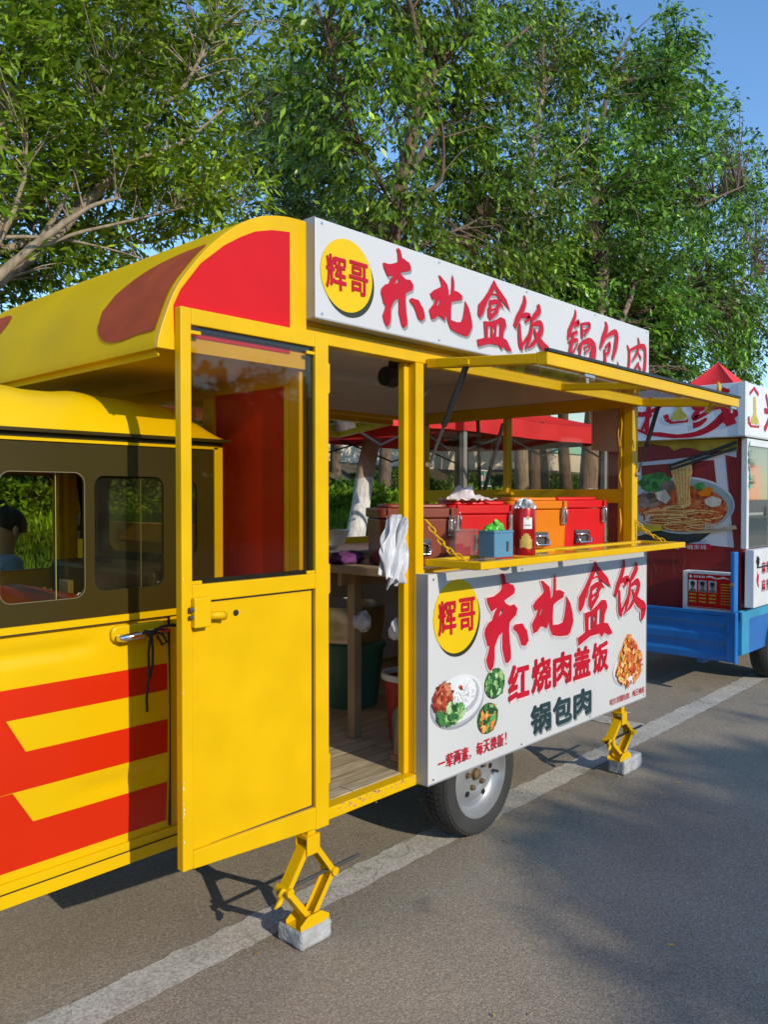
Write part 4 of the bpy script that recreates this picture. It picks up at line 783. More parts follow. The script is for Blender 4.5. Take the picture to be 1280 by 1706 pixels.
# a person on the driver's seat
def person():
    root = thing('person', 'person with short black hair in a blue shirt, seen through the cab windows', 'person', (-.62, .86, .83))
    P = {}; E_ = []
    J = [('pelvis', (-.62, .86, .96), .125, None), ('waist', (-.615, .86, 1.07), .115, 'pelvis'), ('chest', (-.60, .86, 1.20), .125, 'waist'), ('neckb', (-.595, .86, 1.29), .065, 'chest'), ('neck', (-.592, .86, 1.335), .050, 'neckb'), ('jaw', (-.585, .855, 1.38), .062, 'neck'), ('head', (-.582, .853, 1.43), .080, 'jaw'), ('crown', (-.578, .853, 1.475), .070, 'head'),
         ('sl', (-.60, .70, 1.255), .062, 'chest'), ('el', (-.66, .655, 1.05), .044, 'sl'), ('wl', (-.86, .70, 1.03), .030, 'el'), ('sr', (-.60, 1.02, 1.255), .062, 'chest'), ('er', (-.66, 1.06, 1.05), .044, 'sr'), ('wr', (-.86, 1.0, 1.03), .030, 'er'),
         ('hl', (-.66, .78, .95), .085, 'pelvis'), ('kl', (-1.02, .76, .95), .060, 'hl'), ('al', (-1.05, .76, .56), .038, 'kl'), ('tl', (-1.20, .76, .50), .032, 'al'), ('hr', (-.66, .94, .95), .085, 'pelvis'), ('kr', (-1.02, .96, .95), .060, 'hr'), ('ar', (-1.05, .96, .56), .038, 'kr'), ('tr', (-1.20, .96, .50), .032, 'ar')]
    for sde, yy, sg_ in (('l', .70, -1), ('r', 1.0, 1)):
        J.append(('p' + sde, (-.91, yy, 1.03), .030, 'w' + sde))
        for i, L in enumerate((.055, .062, .058, .046)):
            J.append(('f%s%d' % (sde, i), (-.95, yy + (i - 1.5) * .018, 1.035), .009, 'p' + sde)); J.append(('g%s%d' % (sde, i), (-.95 - L, yy + (i - 1.5) * .019, 1.015), .008, 'f%s%d' % (sde, i)))
        J.append(('t%s0' % sde, (-.91, yy - sg_ * .045, 1.05), .010, 'p' + sde)); J.append(('t%s1' % sde, (-.95, yy - sg_ * .055, 1.055), .009, 't%s0' % sde))
    names = [j[0] for j in J]; me = bpy.data.meshes.new('body'); o0 = ORG[root]
    me.from_pydata([Vector(j[1]) - o0 for j in J], [(names.index(j[3]), i) for i, j in enumerate(J) if j[3]], [])
    o = bpy.data.objects.new('body', me); C.objects.link(o); o.parent = root; o.modifiers.new('skin', 'SKIN'); o.modifiers.new('sub', 'SUBSURF').render_levels = 2
    for v, j in zip(me.skin_vertices[0].data, J): v.radius = (j[2], j[2])
    me.skin_vertices[0].data[0].use_root = True
    dg = bpy.context.evaluated_depsgraph_get(); bpy.context.view_layer.update(); nm = bpy.data.meshes.new_from_object(o.evaluated_get(dg)); o.modifiers.clear(); o.data = nm
    nm.materials.clear(); nm.materials.append(SKIN); nm.materials.append(SHIRT); nm.materials.append(BLACK)
    for p in nm.polygons:
        z = p.center.z + o0.z; x = p.center.x + o0.x; p.use_smooth = True
        p.material_index = 2 if (z < 1.0 and x > -1.15 and not (x < -.82 and z > .99)) or z < .60 else (1 if z < 1.305 and x > -.80 else 0)
    def cap(u, v):
        a = 2 * math.pi * u; e = -.35 + 1.92 * v; r = .093
        return (-.572 + r * .96 * math.cos(a) * math.cos(e), .853 + r * .86 * math.sin(a) * math.cos(e), 1.43 + r * 1.06 * math.sin(e) + max(0, -math.cos(a)) * .045 * (1 if e < .4 else .3) + .012)
    MB().sheet(cap, 24, 12).build('hair', HAIR, root, smooth=True)
    m = MB(); m.lathe([(.001, -.018), (.010, -.012), (.013, .0), (.006, .018), (.001, .024)], (-.672, .853, 1.415), 'z', 10)
    m.build('nose', SKIN, root, smooth=True)
    for y in (.825, .881): MB().lathe([(.001, -.006), (.007, 0), (.001, .006)], (-.655, y, 1.437), 'z', 8).build('eye', BLACK, root, smooth=True)
    MB().box(-.662, -.650, .835, .871, 1.383, 1.388).build('mouth', SEATRED, root)
    root.location += Vector((.52, 1.35, -.045))
    for y in (.765, .941): MB().lathe([(.001, -.028), (.012, -.015), (.014, .01), (.001, .028)], (-.575, y, 1.42), 'z', 10).build('ear', SKIN, root, smooth=True)
person()
stl = thing('bar_stool', 'tall black bar stool under the person beyond the cab', 'stool', (-.13, 2.21, 0))
smooth_angle(MB().lathe([(.001, .785), (.18, .785), (.19, .80), (.18, .82), (.001, .825)], (-.13, 2.21, 0), 'z', 28).build('seat', SEATRED, stl), 50)
for sx, sy in ((-1, -1), (1, -1), (1, 1), (-1, 1)): MB().tube([(-.13 + sx * .12, 2.21 + sy * .12, .785), (-.13 + sx * .20, 2.21 + sy * .20, 0)], .012, 8).build('leg', BLACK, stl)
MB().tube([(-.30, 2.03, .40), (-.72, 2.06, .41), (-.72, 2.36, .41), (-.30, 2.39, .40)], .011, 8).build('foot_rest', BLACK, stl)

# ------------------------------------------------------------------ goods at the hatch
TB = thing('work_table', 'brown wooden table on square legs inside the food truck', 'table', (1.55, .33, .464))
MB().box(.675, 2.44, .06, .66, 1.212, 1.248).build('table_top', WOOD, TB, bevel=.004)
for x, y in ((.76, .50), (.76, .10), (2.38, .10), (2.38, .58)): MB().box(x, x + .045, y, y + .045, .465, 1.211).build('table_leg', WOOD, TB, bevel=.002)
MB().box(.72, 2.4, .54, .565, 1.15, 1.211).build('apron_rail', WOOD, TB)
def food_box(name, label, x, y, rot, w_, d_, h, mt, latches=(-1, 1), shut=True):
    r = thing(name, label, 'insulated box', (x, y, 1.249), 'insulated food boxes in the hatch', local=True)
    lh = .058
    def taper(u0, u1, z0, z1, wa, wb, da, db, rr, nme, par, mt_):
        pa, pb = rbox2(-wa / 2, wa / 2, -da / 2, da / 2, rr, 5), rbox2(-wb / 2, wb / 2, -db / 2, db / 2, rr, 5); n = len(pa)
        m = MB(); m.add([(x_, y_, z0) for x_, y_ in pa] + [(x_, y_, z1) for x_, y_ in pb], [tuple(range(n - 1, -1, -1)), tuple(range(n, 2 * n))] + [(i, (i + 1) % n, n + (i + 1) % n, n + i) for i in range(n)])
        return smooth_angle(m.build(nme, mt_, par, bevel=.006), 50)
    taper(0, 0, 0, h - lh, w_ * .955, w_, d_ * .955, d_, .035, 'box_body', r, mt)
    lid = taper(0, 0, h - lh + .003, h - .012, w_ + .012, w_ + .012, d_ + .012, d_ + .012, .038, 'lid', r, mt)
    taper(0, 0, h - .0119, h + .006, w_ * .80, w_ * .78, d_ * .72, d_ * .70, .03, 'lid_panel', lid, mt)
    for s_ in (-1, 1): MB().box(s_ * w_ * .40 - .006, s_ * w_ * .40 + .006, -d_ / 2 - .018, -d_ / 2 - .004, h - lh, h - .012).build('lid_lug', mt, lid, bevel=.002)
    for s_ in latches:
        X = s_ * w_ * .40; m = MB(); m.box(X - .015, X + .015, -d_ / 2 - .012, -d_ / 2 - .001, h - .135, h - lh - .004); m.build('latch', STEEL, r, bevel=.003)
        m = MB(); m.tube([(X - .011, -d_ / 2 - .012, h - .125), (X - .011, -d_ / 2 - .021, h - .085), (X - .011, -d_ / 2 - .015, h - .045), (X + .011, -d_ / 2 - .015, h - .045), (X + .011, -d_ / 2 - .021, h - .085), (X + .011, -d_ / 2 - .012, h - .125)], .0032, 6); m.build('latch_wire', CHROME, r, smooth=True)
    m = MB(); m.box(-.050, .050, -d_ / 2 - .006, -d_ / 2 + .006, .045, .118); hp = m.build('handle_plate', GREYPL, r, bevel=.004)
    m = MB(); m.tube([(-.036, -d_ / 2 - .012, .095), (-.040, -d_ / 2 - .030, .070), (-.036, -d_ / 2 - .034, .052), (.036, -d_ / 2 - .034, .052), (.040, -d_ / 2 - .030, .070), (.036, -d_ / 2 - .012, .095)], .0055, 8); m.tube([(-.044, -d_ / 2 - .010, .096), (.044, -d_ / 2 - .010, .096)], .008, 8); m.build('carry_handle', CHROME, hp, smooth=True)
    r.rotation_euler.z = R(rot); return r
food_box('insulated_box', 'brown insulated food box with steel latches, leftmost at the hatch', .955, .335, -33, .355, .28, .262, BROWNBOX)
food_box('insulated_box', 'red insulated food box with a pale cloth on its lid, beside the brown box', 1.435, .36, -26, .36, .28, .272, REDBOX)
food_box('insulated_box', 'orange insulated food box with steel latches, between the two red boxes', 1.865, .325, -24, .36, .28, .290, ORGBOX)
food_box('insulated_box', 'red insulated food box at the far right end of the hatch, nothing on its lid', 2.255, .30, -22, .36, .27, .292, REDBOX)
# cloth on the red lid
def cloth(u, v):
    x = (u - .5) * .20; y = (v - .5) * .13; rr = math.hypot(x / .10, y / .065)
    h = max(0, 1 - rr ** 1.3) * (.050 + .030 * math.sin(4.1 * u + 1) + .014 * math.sin(19 * u + 7 * v) + .012 * math.sin(27 * v - 9 * u)) + .006 * (1 + math.sin(31 * u + 3) * math.cos(23 * v))
    x += .018 * math.sin(9 * v + 2) + .03 * max(0, .4 - u) * -1; y += .014 * math.sin(11 * u)
    c, s_ = math.cos(R(-26)), math.sin(R(-26)); return (1.36 + x * c - y * s_, .32 + x * s_ + y * c, 1.530 + h)
tag(MB().sheet(cloth, 44, 32).build('cloth', CLOTH, solid=.004, smooth=True), 'crumpled pale pink cloth lying on the red box lid', 'cloth')
# clear tub, blue box, wrapper, tin
t_ = thing('plastic_tub', 'clear plastic tub standing between the brown box and the blue box', 'tub', (1.015, .02, 1.249))
m = MB(); c, s_ = math.cos(R(-35)), math.sin(R(-35))
def rot(pts, cx, cy, a):
    c, s_ = math.cos(R(a)), math.sin(R(a)); return [(cx + x * c - y * s_, cy + x * s_ + y * c) for x, y in pts]
m.prism(rot(rbox2(-.055, .055, -.035, .035, .015), 1.015, .085, -35), 'z', 1.2495, 1.40); m.build('tub_body', CLEARPL, t_)
MB().prism(rot(rbox2(-.058, .058, -.038, .038, .016), 1.015, .085, -35), 'z', 1.401, 1.409).build('tub_lid', CLEARPL, t_)
bb = thing('tissue_box', 'grey blue plastic box with a slot, on the fold-down shelf', 'box', (.935, -.145, 1.3045))
m = MB(); m.prism(rot(rbox2(-.058, .058, -.045, .045, .006), .935, -.140, -6), 'z', 1.3045, 1.402); m.build('box_shell', BLUEBOX, bb, bevel=.002)
m = MB(); m.prism(rot(rbox2(-.060, .060, -.047, .047, .006), .935, -.140, -6), 'z', 1.4022, 1.412); m.build('box_rim', BLUEBOX, bb, bevel=.002)
m = MB(); k = rot([(.012, -.0452), (.026, -.0452), (.026, -.047), (.012, -.047)], .935, -.140, -6); m.prism(k, 'z', 1.328, 1.368); m.build('slot', GREYPL, bb)
def wrap(u, v):
    a = 2 * math.pi * u; e = -.1 + 1.6 * v; r = 1 + .16 * math.sin(5 * a + 3 * v) * math.cos(7 * v) + .06 * math.sin(13 * a)
    x, y = .052 * r * math.cos(a) * math.cos(e), .034 * r * math.sin(a) * math.cos(e); return (.925 + x, -.138 + y, 1.4125 + .030 * math.sin(max(0, e)) * r * (1 + .3 * math.cos(a)))
tag(MB().sheet(wrap, 40, 14).build('wrapper', GREEN, smooth=True), 'shiny green wrapper packet lying on top of the blue box', 'packet')
tn = thing('tin', 'tall red metal tin with a small white label, on the fold-down shelf', 'tin', (1.105, -.165, 1.3045))
smooth_angle(MB().lathe([(.001, 1.3045), (.046, 1.3045), (.048, 1.309), (.048, 1.495), (.046, 1.50), (.044, 1.50), (.044, 1.47), (.001, 1.47)], (1.105, -.165, 0), 'z', 40).build('tin_body', CANRED, tn), 40)
def on_tin(a0, a1, z0, z1, off): return lambda u, v: (1.105 + (.048 + off) * math.cos(R(a0 + (a1 - a0) * u)), -.165 + (.048 + off) * math.sin(R(a0 + (a1 - a0) * u)), z0 + (z1 - z0) * v)
MB().sheet(on_tin(-150, -105, 1.415, 1.462, .0008), 10, 2).build('label', PAPER, tn); MB().sheet(on_tin(-135, -122, 1.455, 1.468, .0014), 6, 2).build('label_seal', GOLD, tn); MB().sheet(on_tin(-145, -112, 1.428, 1.433, .0014), 6, 1).build('label_line', SHADEPRINT, tn)
m = MB()
for i in range(7):
    a0 = -168 + i * 9; h = .04 * math.sin(math.pi * (i + 1) / 8) + .012; m.sheet(on_tin(a0, a0 + 10, 1.335 + .004 * math.sin(i), 1.345 + h, .0008), 3, 3)
m.build('gold_motif', GOLD, tn)
def crink(u, v):
    a = 2 * math.pi * u; e = 1.57 * v; r = 1 + .25 * math.sin(7 * a) * math.sin(5 * v * 3) + .12 * math.sin(17 * a + 4)
    return (1.105 + .043 * r * math.cos(a) * math.cos(e), -.165 + .043 * r * math.sin(a) * math.cos(e), 1.495 + .036 * math.sin(e) * (1 + .35 * math.sin(5 * a)))
tag(MB().sheet(crink, 44, 10).build('crinkled_film', FOIL, smooth=False), 'crinkled clear film stuffed in the mouth of the red tin', 'film')
# bags hung on the door jamb
def bagfn(seed, x0, wid, top, bot, yo):
    def f(u, v):
        wv = wid * (.22 + .95 * min(1, v * 1.7) ** .8) * (1 - .18 * v) * (1 + .10 * math.sin(11 * v + seed)); fold = .013 * math.sin(u * 9 + seed + 2.5 * v) * (.3 + v) + .008 * math.sin(u * 23 + 2 * seed + 9 * v) + .006 * math.sin(14 * v + 5 * u + seed)
        return (x0 - .055 * v - .01 * math.sin(seed + 3 * v) + wv * (u - .5), yo + fold - .02 * v, top + (bot - top) * v + .014 * math.sin(u * 9 + seed) * v + .02 * math.sin(u * 3.2) * v)
    return f
m = MB()
for sd_, x0, wd, tp, bt, yo in ((1, .540, .125, 1.480, 1.225, .040), (2.6, .520, .105, 1.462, 1.250, .064), (5.1, .548, .060, 1.470, 1.205, .022)): m.sheet(bagfn(sd_, x0, wd, tp, bt, yo), 44, 30)
tag(m.build('plastic_bags', BAG, solid=.001, smooth=True), 'bunch of thin white plastic bags hanging from the door post', 'plastic bags')
def lump(name, label, cat, c, r, mt, seed, flat=.6, group=None, amp=.25):
    def f(u, v):
        a, e = 2 * math.pi * u, math.pi * (v - .5); q = 1 + amp * math.sin(3 * a + seed) * math.cos(2 * e + seed) + amp * .6 * math.sin(7 * a + 2 * seed) * math.cos(5 * e)
        return (c[0] + r[0] * q * math.cos(a) * math.cos(e), c[1] + r[1] * q * math.sin(a) * math.cos(e), max(c[2] - r[2] * flat, c[2] + r[2] * q * math.sin(e)))
    return tag(MB().sheet(f, 28, 16).build(name, mt, smooth=True), label, cat, group)
lump('purple_cloth', 'crumpled purple cloth on the corner of the wooden table', 'cloth', (.755, .545, 1.272), (.085, .060, .030), PURPLE, 1.3, .75)
lump('yellow_wrapper', 'small orange yellow wrapper beside the purple cloth on the table', 'wrapper', (.885, .59, 1.264), (.028, .018, .016), ORGBOX, 2.2, .9)
lump('crumpled_bag', 'crumpled white bag stuck on the leg of the wooden table', 'bag', (.79, .475, .99), (.045, .035, .040), BAG, 3.1, 1.2)
lump('tied_bag', 'small white tied bag hanging low by the door post', 'bag', (.60, .10, 1.02), (.032, .030, .040), BAG, 4.4, 1.2)
# steel counter along the far wall with a bowl and papers
ct = thing('steel_counter', 'low steel counter standing along the far wall of the truck', 'counter', (1.4, 1.35, .464))
MB().box(.62, 2.35, 1.10, 1.58, 1.225, 1.255).build('counter_top', STEEL, ct, bevel=.004)
for x, y in ((.65, 1.12), (2.3, 1.12), (.65, 1.53), (2.3, 1.53)): MB().box(x, x + .035, y, y + .035, .465, 1.224).build('counter_leg', STEEL, ct)
MB().box(.62, 2.35, 1.104, 1.118, 1.155, 1.224).build('counter_apron', STEEL, ct)
bw = smooth_angle(MB().lathe([(.001, 1.2555), (.065, 1.2555), (.115, 1.29), (.142, 1.36), (.145, 1.362), (.138, 1.36), (.11, 1.295), (.06, 1.263), (.001, 1.263)], (1.30, 1.28, 0), 'z', 36).build('bowl', STEEL), 60); tag(bw, 'dull steel mixing bowl on the steel counter by the far window', 'bowl')
tag(MB().prism(rot([(-.12, -.07), (.12, -.07), (.12, .07), (-.12, .07)], .93, 1.20, 20), 'z', 1.2556, 1.262).build('paper_sheet', PAPER), 'white folded paper lying on the left end of the steel counter', 'paper')
# under the table and counter
pt = smooth_angle(MB().lathe([(.001, .80), (.17, .80), (.185, .90), (.19, .985), (.196, .99), (.186, .99), (.175, .82), (.001, .815)], (1.20, .98, 0), 'z', 40).build('steel_pot', STEEL), 50); tag(pt, 'wide steel pot standing on the teal bin under the counter', 'pot')
bn = thing('teal_bin', 'teal plastic bin with a lid on the truck floor behind the table leg', 'bin', (1.2, .98, .464))
smooth_angle(MB().lathe([(.001, .465), (.15, .465), (.185, .76), (.001, .76)], (1.20, .98, 0), 'z', 32).build('bin_body', TEAL, bn), 50); smooth_angle(MB().lathe([(.19, .761), (.195, .765), (.195, .79), (.18, .798), (.001, .799)], (1.20, .98, 0), 'z', 32).build('bin_lid', TEAL, bn), 50)
rb = thing('red_bucket', 'red plastic bucket with a white rim, on the truck floor by the door', 'bucket', (.93, .33, .464))
smooth_angle(MB().lathe([(.001, .465), (.085, .465), (.11, .74), (.106, .74), (.08, .48), (.001, .48)], (.93, .33, 0), 'z', 32).build('bucket_body', PINKRED, rb), 50); smooth_angle(MB().lathe([(.112, .735), (.122, .74), (.122, .765), (.106, .765), (.106, .741)], (.93, .33, 0), 'z', 32).build('bucket_rim', PAPER, rb), 50)
gb = thing('green_bottle', 'dark green bottle standing on the truck floor before the red bucket', 'bottle', (.80, .24, .464))
smooth_angle(MB().lathe([(.001, .465), (.05, .466), (.052, .60), (.045, .63), (.02, .65), (.02, .675), (.001, .676)], (.80, .24, 0), 'z', 20).build('bottle_body', TEAL, gb), 50); MB().lathe([(.022, .6765), (.022, .70), (.001, .70)], (.80, .24, 0), 'z', 16).build('bottle_cap', GREYPL, gb)
sj = thing('folded_jack', 'folded rusty brown scissor jack standing on the truck floor by the door', 'jack', (.70, .15, .464))
m = MB(); m.bar((.67, .15, .49), (.70, .16, .68), .045, .028, (0, 1, 0)); m.bar((.70, .16, .68), (.715, .165, .80), .03, .022, (0, 1, 0)); m.box(.645, .705, .12, .18, .465, .492); m.box(.695, .735, .145, .185, .795, .815); m.build('jack_leg', COPPER, sj, bevel=.003)
MB().bar((.735, .17, .49), (.745, .19, .76), .02, .02, (0, 1, 0)).build('jack_bar', COPPER, sj)
m = MB(); m.box(1.055, 1.095, .50, .58, 2.20, 2.289); m.lathe([(.001, -.05), (.035, -.045), (.04, 0), (.03, .05), (.001, .055)], (1.07, .53, 2.165), 'z', 18); m.lathe([(.001, -.05), (.045, -.04), (.05, .02), (.02, .05), (.001, .05)], (1.02, .52, 2.11), 'x', 18)
tag(smooth_angle(m.build('ceiling_fitting', BLACK), 50), 'black swivel fitting hanging under the truck ceiling', 'fitting')  # dark rounded fixture, its purpose unknown
# things on the rear wall
m = MB(); m.sheet(lambda u, v: (2.468 - .004 * math.sin(5 * u), .093 + .17 * u, 1.80 + .24 * v + (.018 * u if v < .5 else 0)), 8, 6)
tag(m.build('cardboard_sheet', CARD, solid=.003), 'brown cardboard sheet pinned over the corner of the rear window', 'cardboard')
m = MB(); m.tube([(2.462, .072, 2.02), (2.45, .066, 1.95), (2.455, .074, 1.86), (2.448, .066, 1.78), (2.458, .07, 1.72), (2.45, .08, 1.66), (2.452, .066, 1.60)], .006, 7); m.tube([(2.46, .08, 2.0), (2.445, .085, 1.9), (2.45, .075, 1.8), (2.446, .084, 1.73)], .0045, 7); m.tube([(2.455, .075, 1.48), (2.45, .068, 1.40), (2.455, .078, 1.33)], .006, 7)
tag(m.build('yellow_rope', YEL, smooth=True), 'yellow rope hanging down the rear window post beside the cardboard', 'rope')

# ------------------------------------------------------------------ the noodle stall on a blue cargo tricycle
def atx(px, py, x):
    u = (px - 640) / F_PX; v = -(py - 853) / F_PX
    h = math.cos(PITCH) + v * math.sin(PITCH); z = -math.sin(PITCH) + v * math.cos(PITCH); f = (math.cos(HEAD), math.sin(HEAD))
    d = Vector((h * f[0] + u * f[1], h * f[1] - u * f[0], z)); p = CAM + d * ((x - CAM.x) / d.x); return (p.y, p.z)
ST = thing('noodle_stall', 'white and maroon noodle stall with a glazed cabin on a blue cargo tricycle', 'food stall', (5.8, .7, 0))
PXW = 4.74
def pc(x, y): return atx(1000 + x / 4.571, 600 + y / 4.571, PXW)
m = MB()
m.box(4.60, 7.3, .19, .225, .30, .63); m.box(4.60, 7.3, 1.30, 1.335, .30, .63); m.box(4.60, 7.3, .225, 1.30, .58, .622)
m.box(4.68, 7.2, .45, .52, .22, .58); m.box(4.68, 7.2, 1.0, 1.07, .22, .58)
bedo = m.build('cargo_bed', BLUE, ST, bevel=.006)
m = MB()
def gate(u, v):
    z = .272 + .385 * v; y = .185 + 1.15 * u; k = .0
    if .05 < u < .95: k = .012 * (.5 + .5 * math.tanh((math.sin(v * 6.28 * 2.6 + .6)) * 4))
    if u < .06 or v > .93: k = .022
    return (4.585 - k, y, z)
m.sheet(gate, 60, 60); smooth_angle(m.build('tailgate', BLUE, ST, solid=.006), 30)
m = MB(); m.box(4.545, 4.60, .165, .186, .262, .66); m.box(4.54, 4.62, .176, .21, .66, 1.125); m.build('bed_post', BLUE, ST, bevel=.008)
m = MB(); m.box(4.62, 4.78, .145, .185, .33, .66); m.box(4.62, 7.2, .16, .185, .585, .665); m.build('bed_side', CYAN, ST, bevel=.004)
m = MB(); m.tube([(4.535, .192, .875), (4.525, .192, .875)], .016, 12); m.build('post_bolt', STEEL, ST)
cabn = MB().box(PXW, 7.2, .20, 1.33, .625, 2.02).build('cabin', MAROON, ST)
# street side window zone: framed panes over grey sheets painting the dim inside
m = MB(); m.box(PXW - .012, PXW + .035, .155, .199, 1.14, 2.0); m.box(PXW + .035, 7.2, .155, .199, 1.945, 2.0); m.box(5.30, 5.345, .155, .199, 1.14, 1.945); m.box(6.2, 6.24, .155, .199, 1.14, 1.945); m.build('window_frame', ALU, ST, bevel=.003)
m = MB(); m.box(PXW + .035, 5.30, .190, .1985, 1.14, 1.945); m.box(5.345, 6.2, .190, .1985, 1.14, 1.945); m.box(6.24, 7.2, .190, .1985, 1.14, 1.945); m.build('painted_dim_sheet', mat('painted dimness', (.12, .13, .13), .6), ST)
m = MB(); m.box(PXW + .06, 5.12, .184, .1895, 1.52, 1.80); m.build('inner_poster', RED, ST); MB().box(PXW + .14, 4.98, .181, .1835, 1.62, 1.72).build('inner_picture', BLACK, ST)
MB().box(PXW + .035, 5.20, .184, .1895, 1.40, 1.42).build('inner_shelf', ALU, ST)
m = MB(); m.box(PXW + .035, 5.30, .168, .171, 1.14, 1.945); m.box(5.345, 6.2, .168, .171, 1.14, 1.945); m.build('stall_pane', GLASS, ST)
m = MB(); m.tube([(5.26, .15, 1.47), (5.26, .145, 1.39)], .010, 8); m.lathe([(.001, -.008), (.016, -.004), (.016, .004)], (5.26, .152, 1.43), 'y', 12); m.build('window_handle', CHROME, ST)
# counter box under the window
cb = MB().box(4.69, 7.1, .085, .154, .69, 1.138).build('counter_box', ALU, ST, bevel=.005)
m = MB()
for i, (x, ch) in enumerate(((4.86, '麻'), (4.97, '辣'), (5.08, '米'), (5.19, '线'))):
    for zz in (.94, .80): put_text(m, ch, x, x + .095, zz, zz + .10, lambda a, b: (a, .0835, b), .02)
m.build('counter_lettering', INK, cb)
m = MB(); m.prism([(4.745, .90), (4.765, .97), (4.775, .93), (4.80, .95), (4.785, .88), (4.80, .84), (4.765, .86)], 'y', .0825, .0845); m.build('red_motif', INK, cb)
m = MB(); m.tube([(4.76, .079, 1.02), (4.735, .079, 1.05), (4.75, .079, 1.085), (4.78, .079, 1.07), (4.775, .079, 1.03), (4.75, .079, 1.00), (4.80, .079, 1.00), (5.2, .079, 1.01)], .006, 6); m.build('wire', BLACK, ST)
# roof sign
ss = MB().box(4.615, 7.3, .14, 1.36, 2.018, 2.425).build('stall_sign', LAV, ST, bevel=.004)
m = MB(); m.box(4.608, 4.66, .133, .1395, 2.016, 2.427); m.box(4.608, 4.6145, .1395, .185, 2.016, 2.427); m.box(4.612, 7.3, .145, 1.35, 2.012, 2.0178); m.build('sign_trim', ALU, ss)
SX = 4.6135
def spt(px, py): return atx(px, py, SX)
def band(pts, wd):
    vs, fs = stroke([(*p, w_) for p, w_ in zip(pts, wd)]); return vs, fs
m = MB()
def sstroke(lst, k, x0=SX):
    vs, fs = stroke([(*spt(a, b), c / 215.) for a, b, c in lst]); m.add([(x0 - .0004 * k, a, b) for a, b in vs], fs)
W_ = [[(1062, 716, 3), (1078, 722, 6), (1100, 724, 8), (1130, 727, 7), (1160, 723, 9), (1185, 712, 12), (1208, 692, 15), (1226, 680, 18)],
      [(1062, 690, 9), (1075, 690, 9), (1096, 680, 6), (1104, 676, 3)], [(1084, 662, 7), (1080, 690, 10), (1078, 715, 8), (1080, 728, 3)], [(1068, 720, 4), (1078, 700, 7), (1086, 690, 6)],
      [(1175, 655, 4), (1166, 668, 10), (1156, 678, 8), (1170, 681, 8), (1176, 672, 5)], [(1172, 672, 6), (1160, 690, 10), (1158, 697, 9), (1178, 688, 6)], [(1155, 709, 10), (1166, 706, 9), (1178, 697, 4)],
      [(1186, 660, 6), (1200, 657, 9), (1216, 650, 5)], [(1182, 680, 8), (1198, 677, 9), (1216, 668, 5)], [(1198, 645, 6), (1203, 668, 12), (1213, 690, 15), (1219, 708, 17)], [(1203, 648, 7), (1214, 652, 6)], [(1228, 684, 15), (1214, 698, 13), (1206, 704, 6)]]
for k, l in enumerate(W_): sstroke(l, k)
m.build('stall_lettering', INK, ss)
NOOD = mat('noodle yellow print', (.52, .42, .06), .5, var=.25, scale=60)
def motif(place, par):
    """an abstract bunch of noodles rising from a red dish"""
    for nme, mt, polys in (('noodle_motif', NOOD, [[(-.03, .20), (.03, .21), (.055, -.02), (-.02, .0)], [(-.02, .0), (.055, -.02), (.13, -.10), (.08, -.14), (-.10, -.13), (-.06, -.05)]]), ('dish_motif', INK, [[(-.19, -.13), (-.12, -.11), (-.07, -.155), (.10, -.15), (.14, -.125), (.13, -.175), (-.10, -.185)], [(-.20, -.07), (-.13, -.05), (-.12, -.11), (-.18, -.12)], [(-.13, .20), (-.02, .29), (.10, .22), (.11, .26), (-.01, .335), (-.13, .25)]])):
        for i, p in enumerate(polys): MB().add([place(a, b, i) for a, b in p], [tuple(range(len(p)))]).build(nme, mt, par)
y0, z0 = spt(1130, 682)
motif(lambda a, b, i: (SX - .002 - .0005 * i, y0 - a * .62, z0 + b * .62), ss)
motif(lambda a, b, i: (4.83 + a * .85, .138 - .0005 * i, 2.20 + b * .62), ss)
m = MB(); put_text(m, '米', 5.05, 5.40, 2.05, 2.40, lambda a, b: (a, .1385, b), .03); put_text(m, '线', 5.48, 5.83, 2.05, 2.40, lambda a, b: (a, .1385, b), .03); m.build('stall_lettering', INK, ss)
# printed poster on the cabin end
LAY = [0]
def pr(pts, mt, name='poster_print'):
    LAY[0] += 1; x = PXW - .001 - .0005 * LAY[0]
    return MB().add([(x, *pc(a, b)) for a, b in pts], [tuple(range(len(pts)))]).build(name, mt, cabn)
PWH = mat('poster white', (.60, .60, .65), .5, var=.03); PDK = mat('poster dark', (.03, .035, .035), .5); PGOLD = mat('poster gold', (.50, .36, .03), .5, var=.3, scale=9)
SOUP = speckle('noodle soup print', [(.30, .02, .006), (.50, .07, .015), (.62, .20, .05), (.40, .04, .01), (.55, .12, .02)], 48); NDL = speckle('noodles print', [(.62, .36, .09), (.74, .52, .20), (.50, .22, .04)], 40, kind='N')
GRN = speckle('lettuce print', [(.03, .16, .03), (.10, .36, .06), (.02, .10, .03)], 24); MSH = speckle('mushroom print', [(.10, .06, .05), (.34, .24, .18), (.20, .13, .10), (.05, .03, .03)], 20); TOFU = mat('tofu print', (.62, .54, .42), .5, var=.15, scale=20)
random.seed(9)
pr([(200, 620), (1050, 600), (1050, 690), (760, 690), (700, 670), (640, 665), (560, 690), (520, 655), (450, 650), (400, 640), (330, 660), (200, 670)], PGOLD)
pr([(200, 790), (740, 735), (1040, 690), (1052, 1430), (200, 1350)], PWH)
pr([(316, 805), (870, 760), (890, 960), (320, 960)], MAROON); pr([(955, 722), (1052, 745), (1052, 1430), (1022, 1430)], MAROON)
pr([(200, 1370), (420, 1300), (870, 1300), (760, 1380), (640, 1400), (500, 1395), (300, 1360)], PDK)
pr(circ(645, 1105, 382, 218, 60), PWH); pr(circ(645, 1110, 372, 206, 60), mat('bowl rim print', (.30, .36, .38), .4)); pr(circ(635, 1130, 338, 176, 60), SOUP)
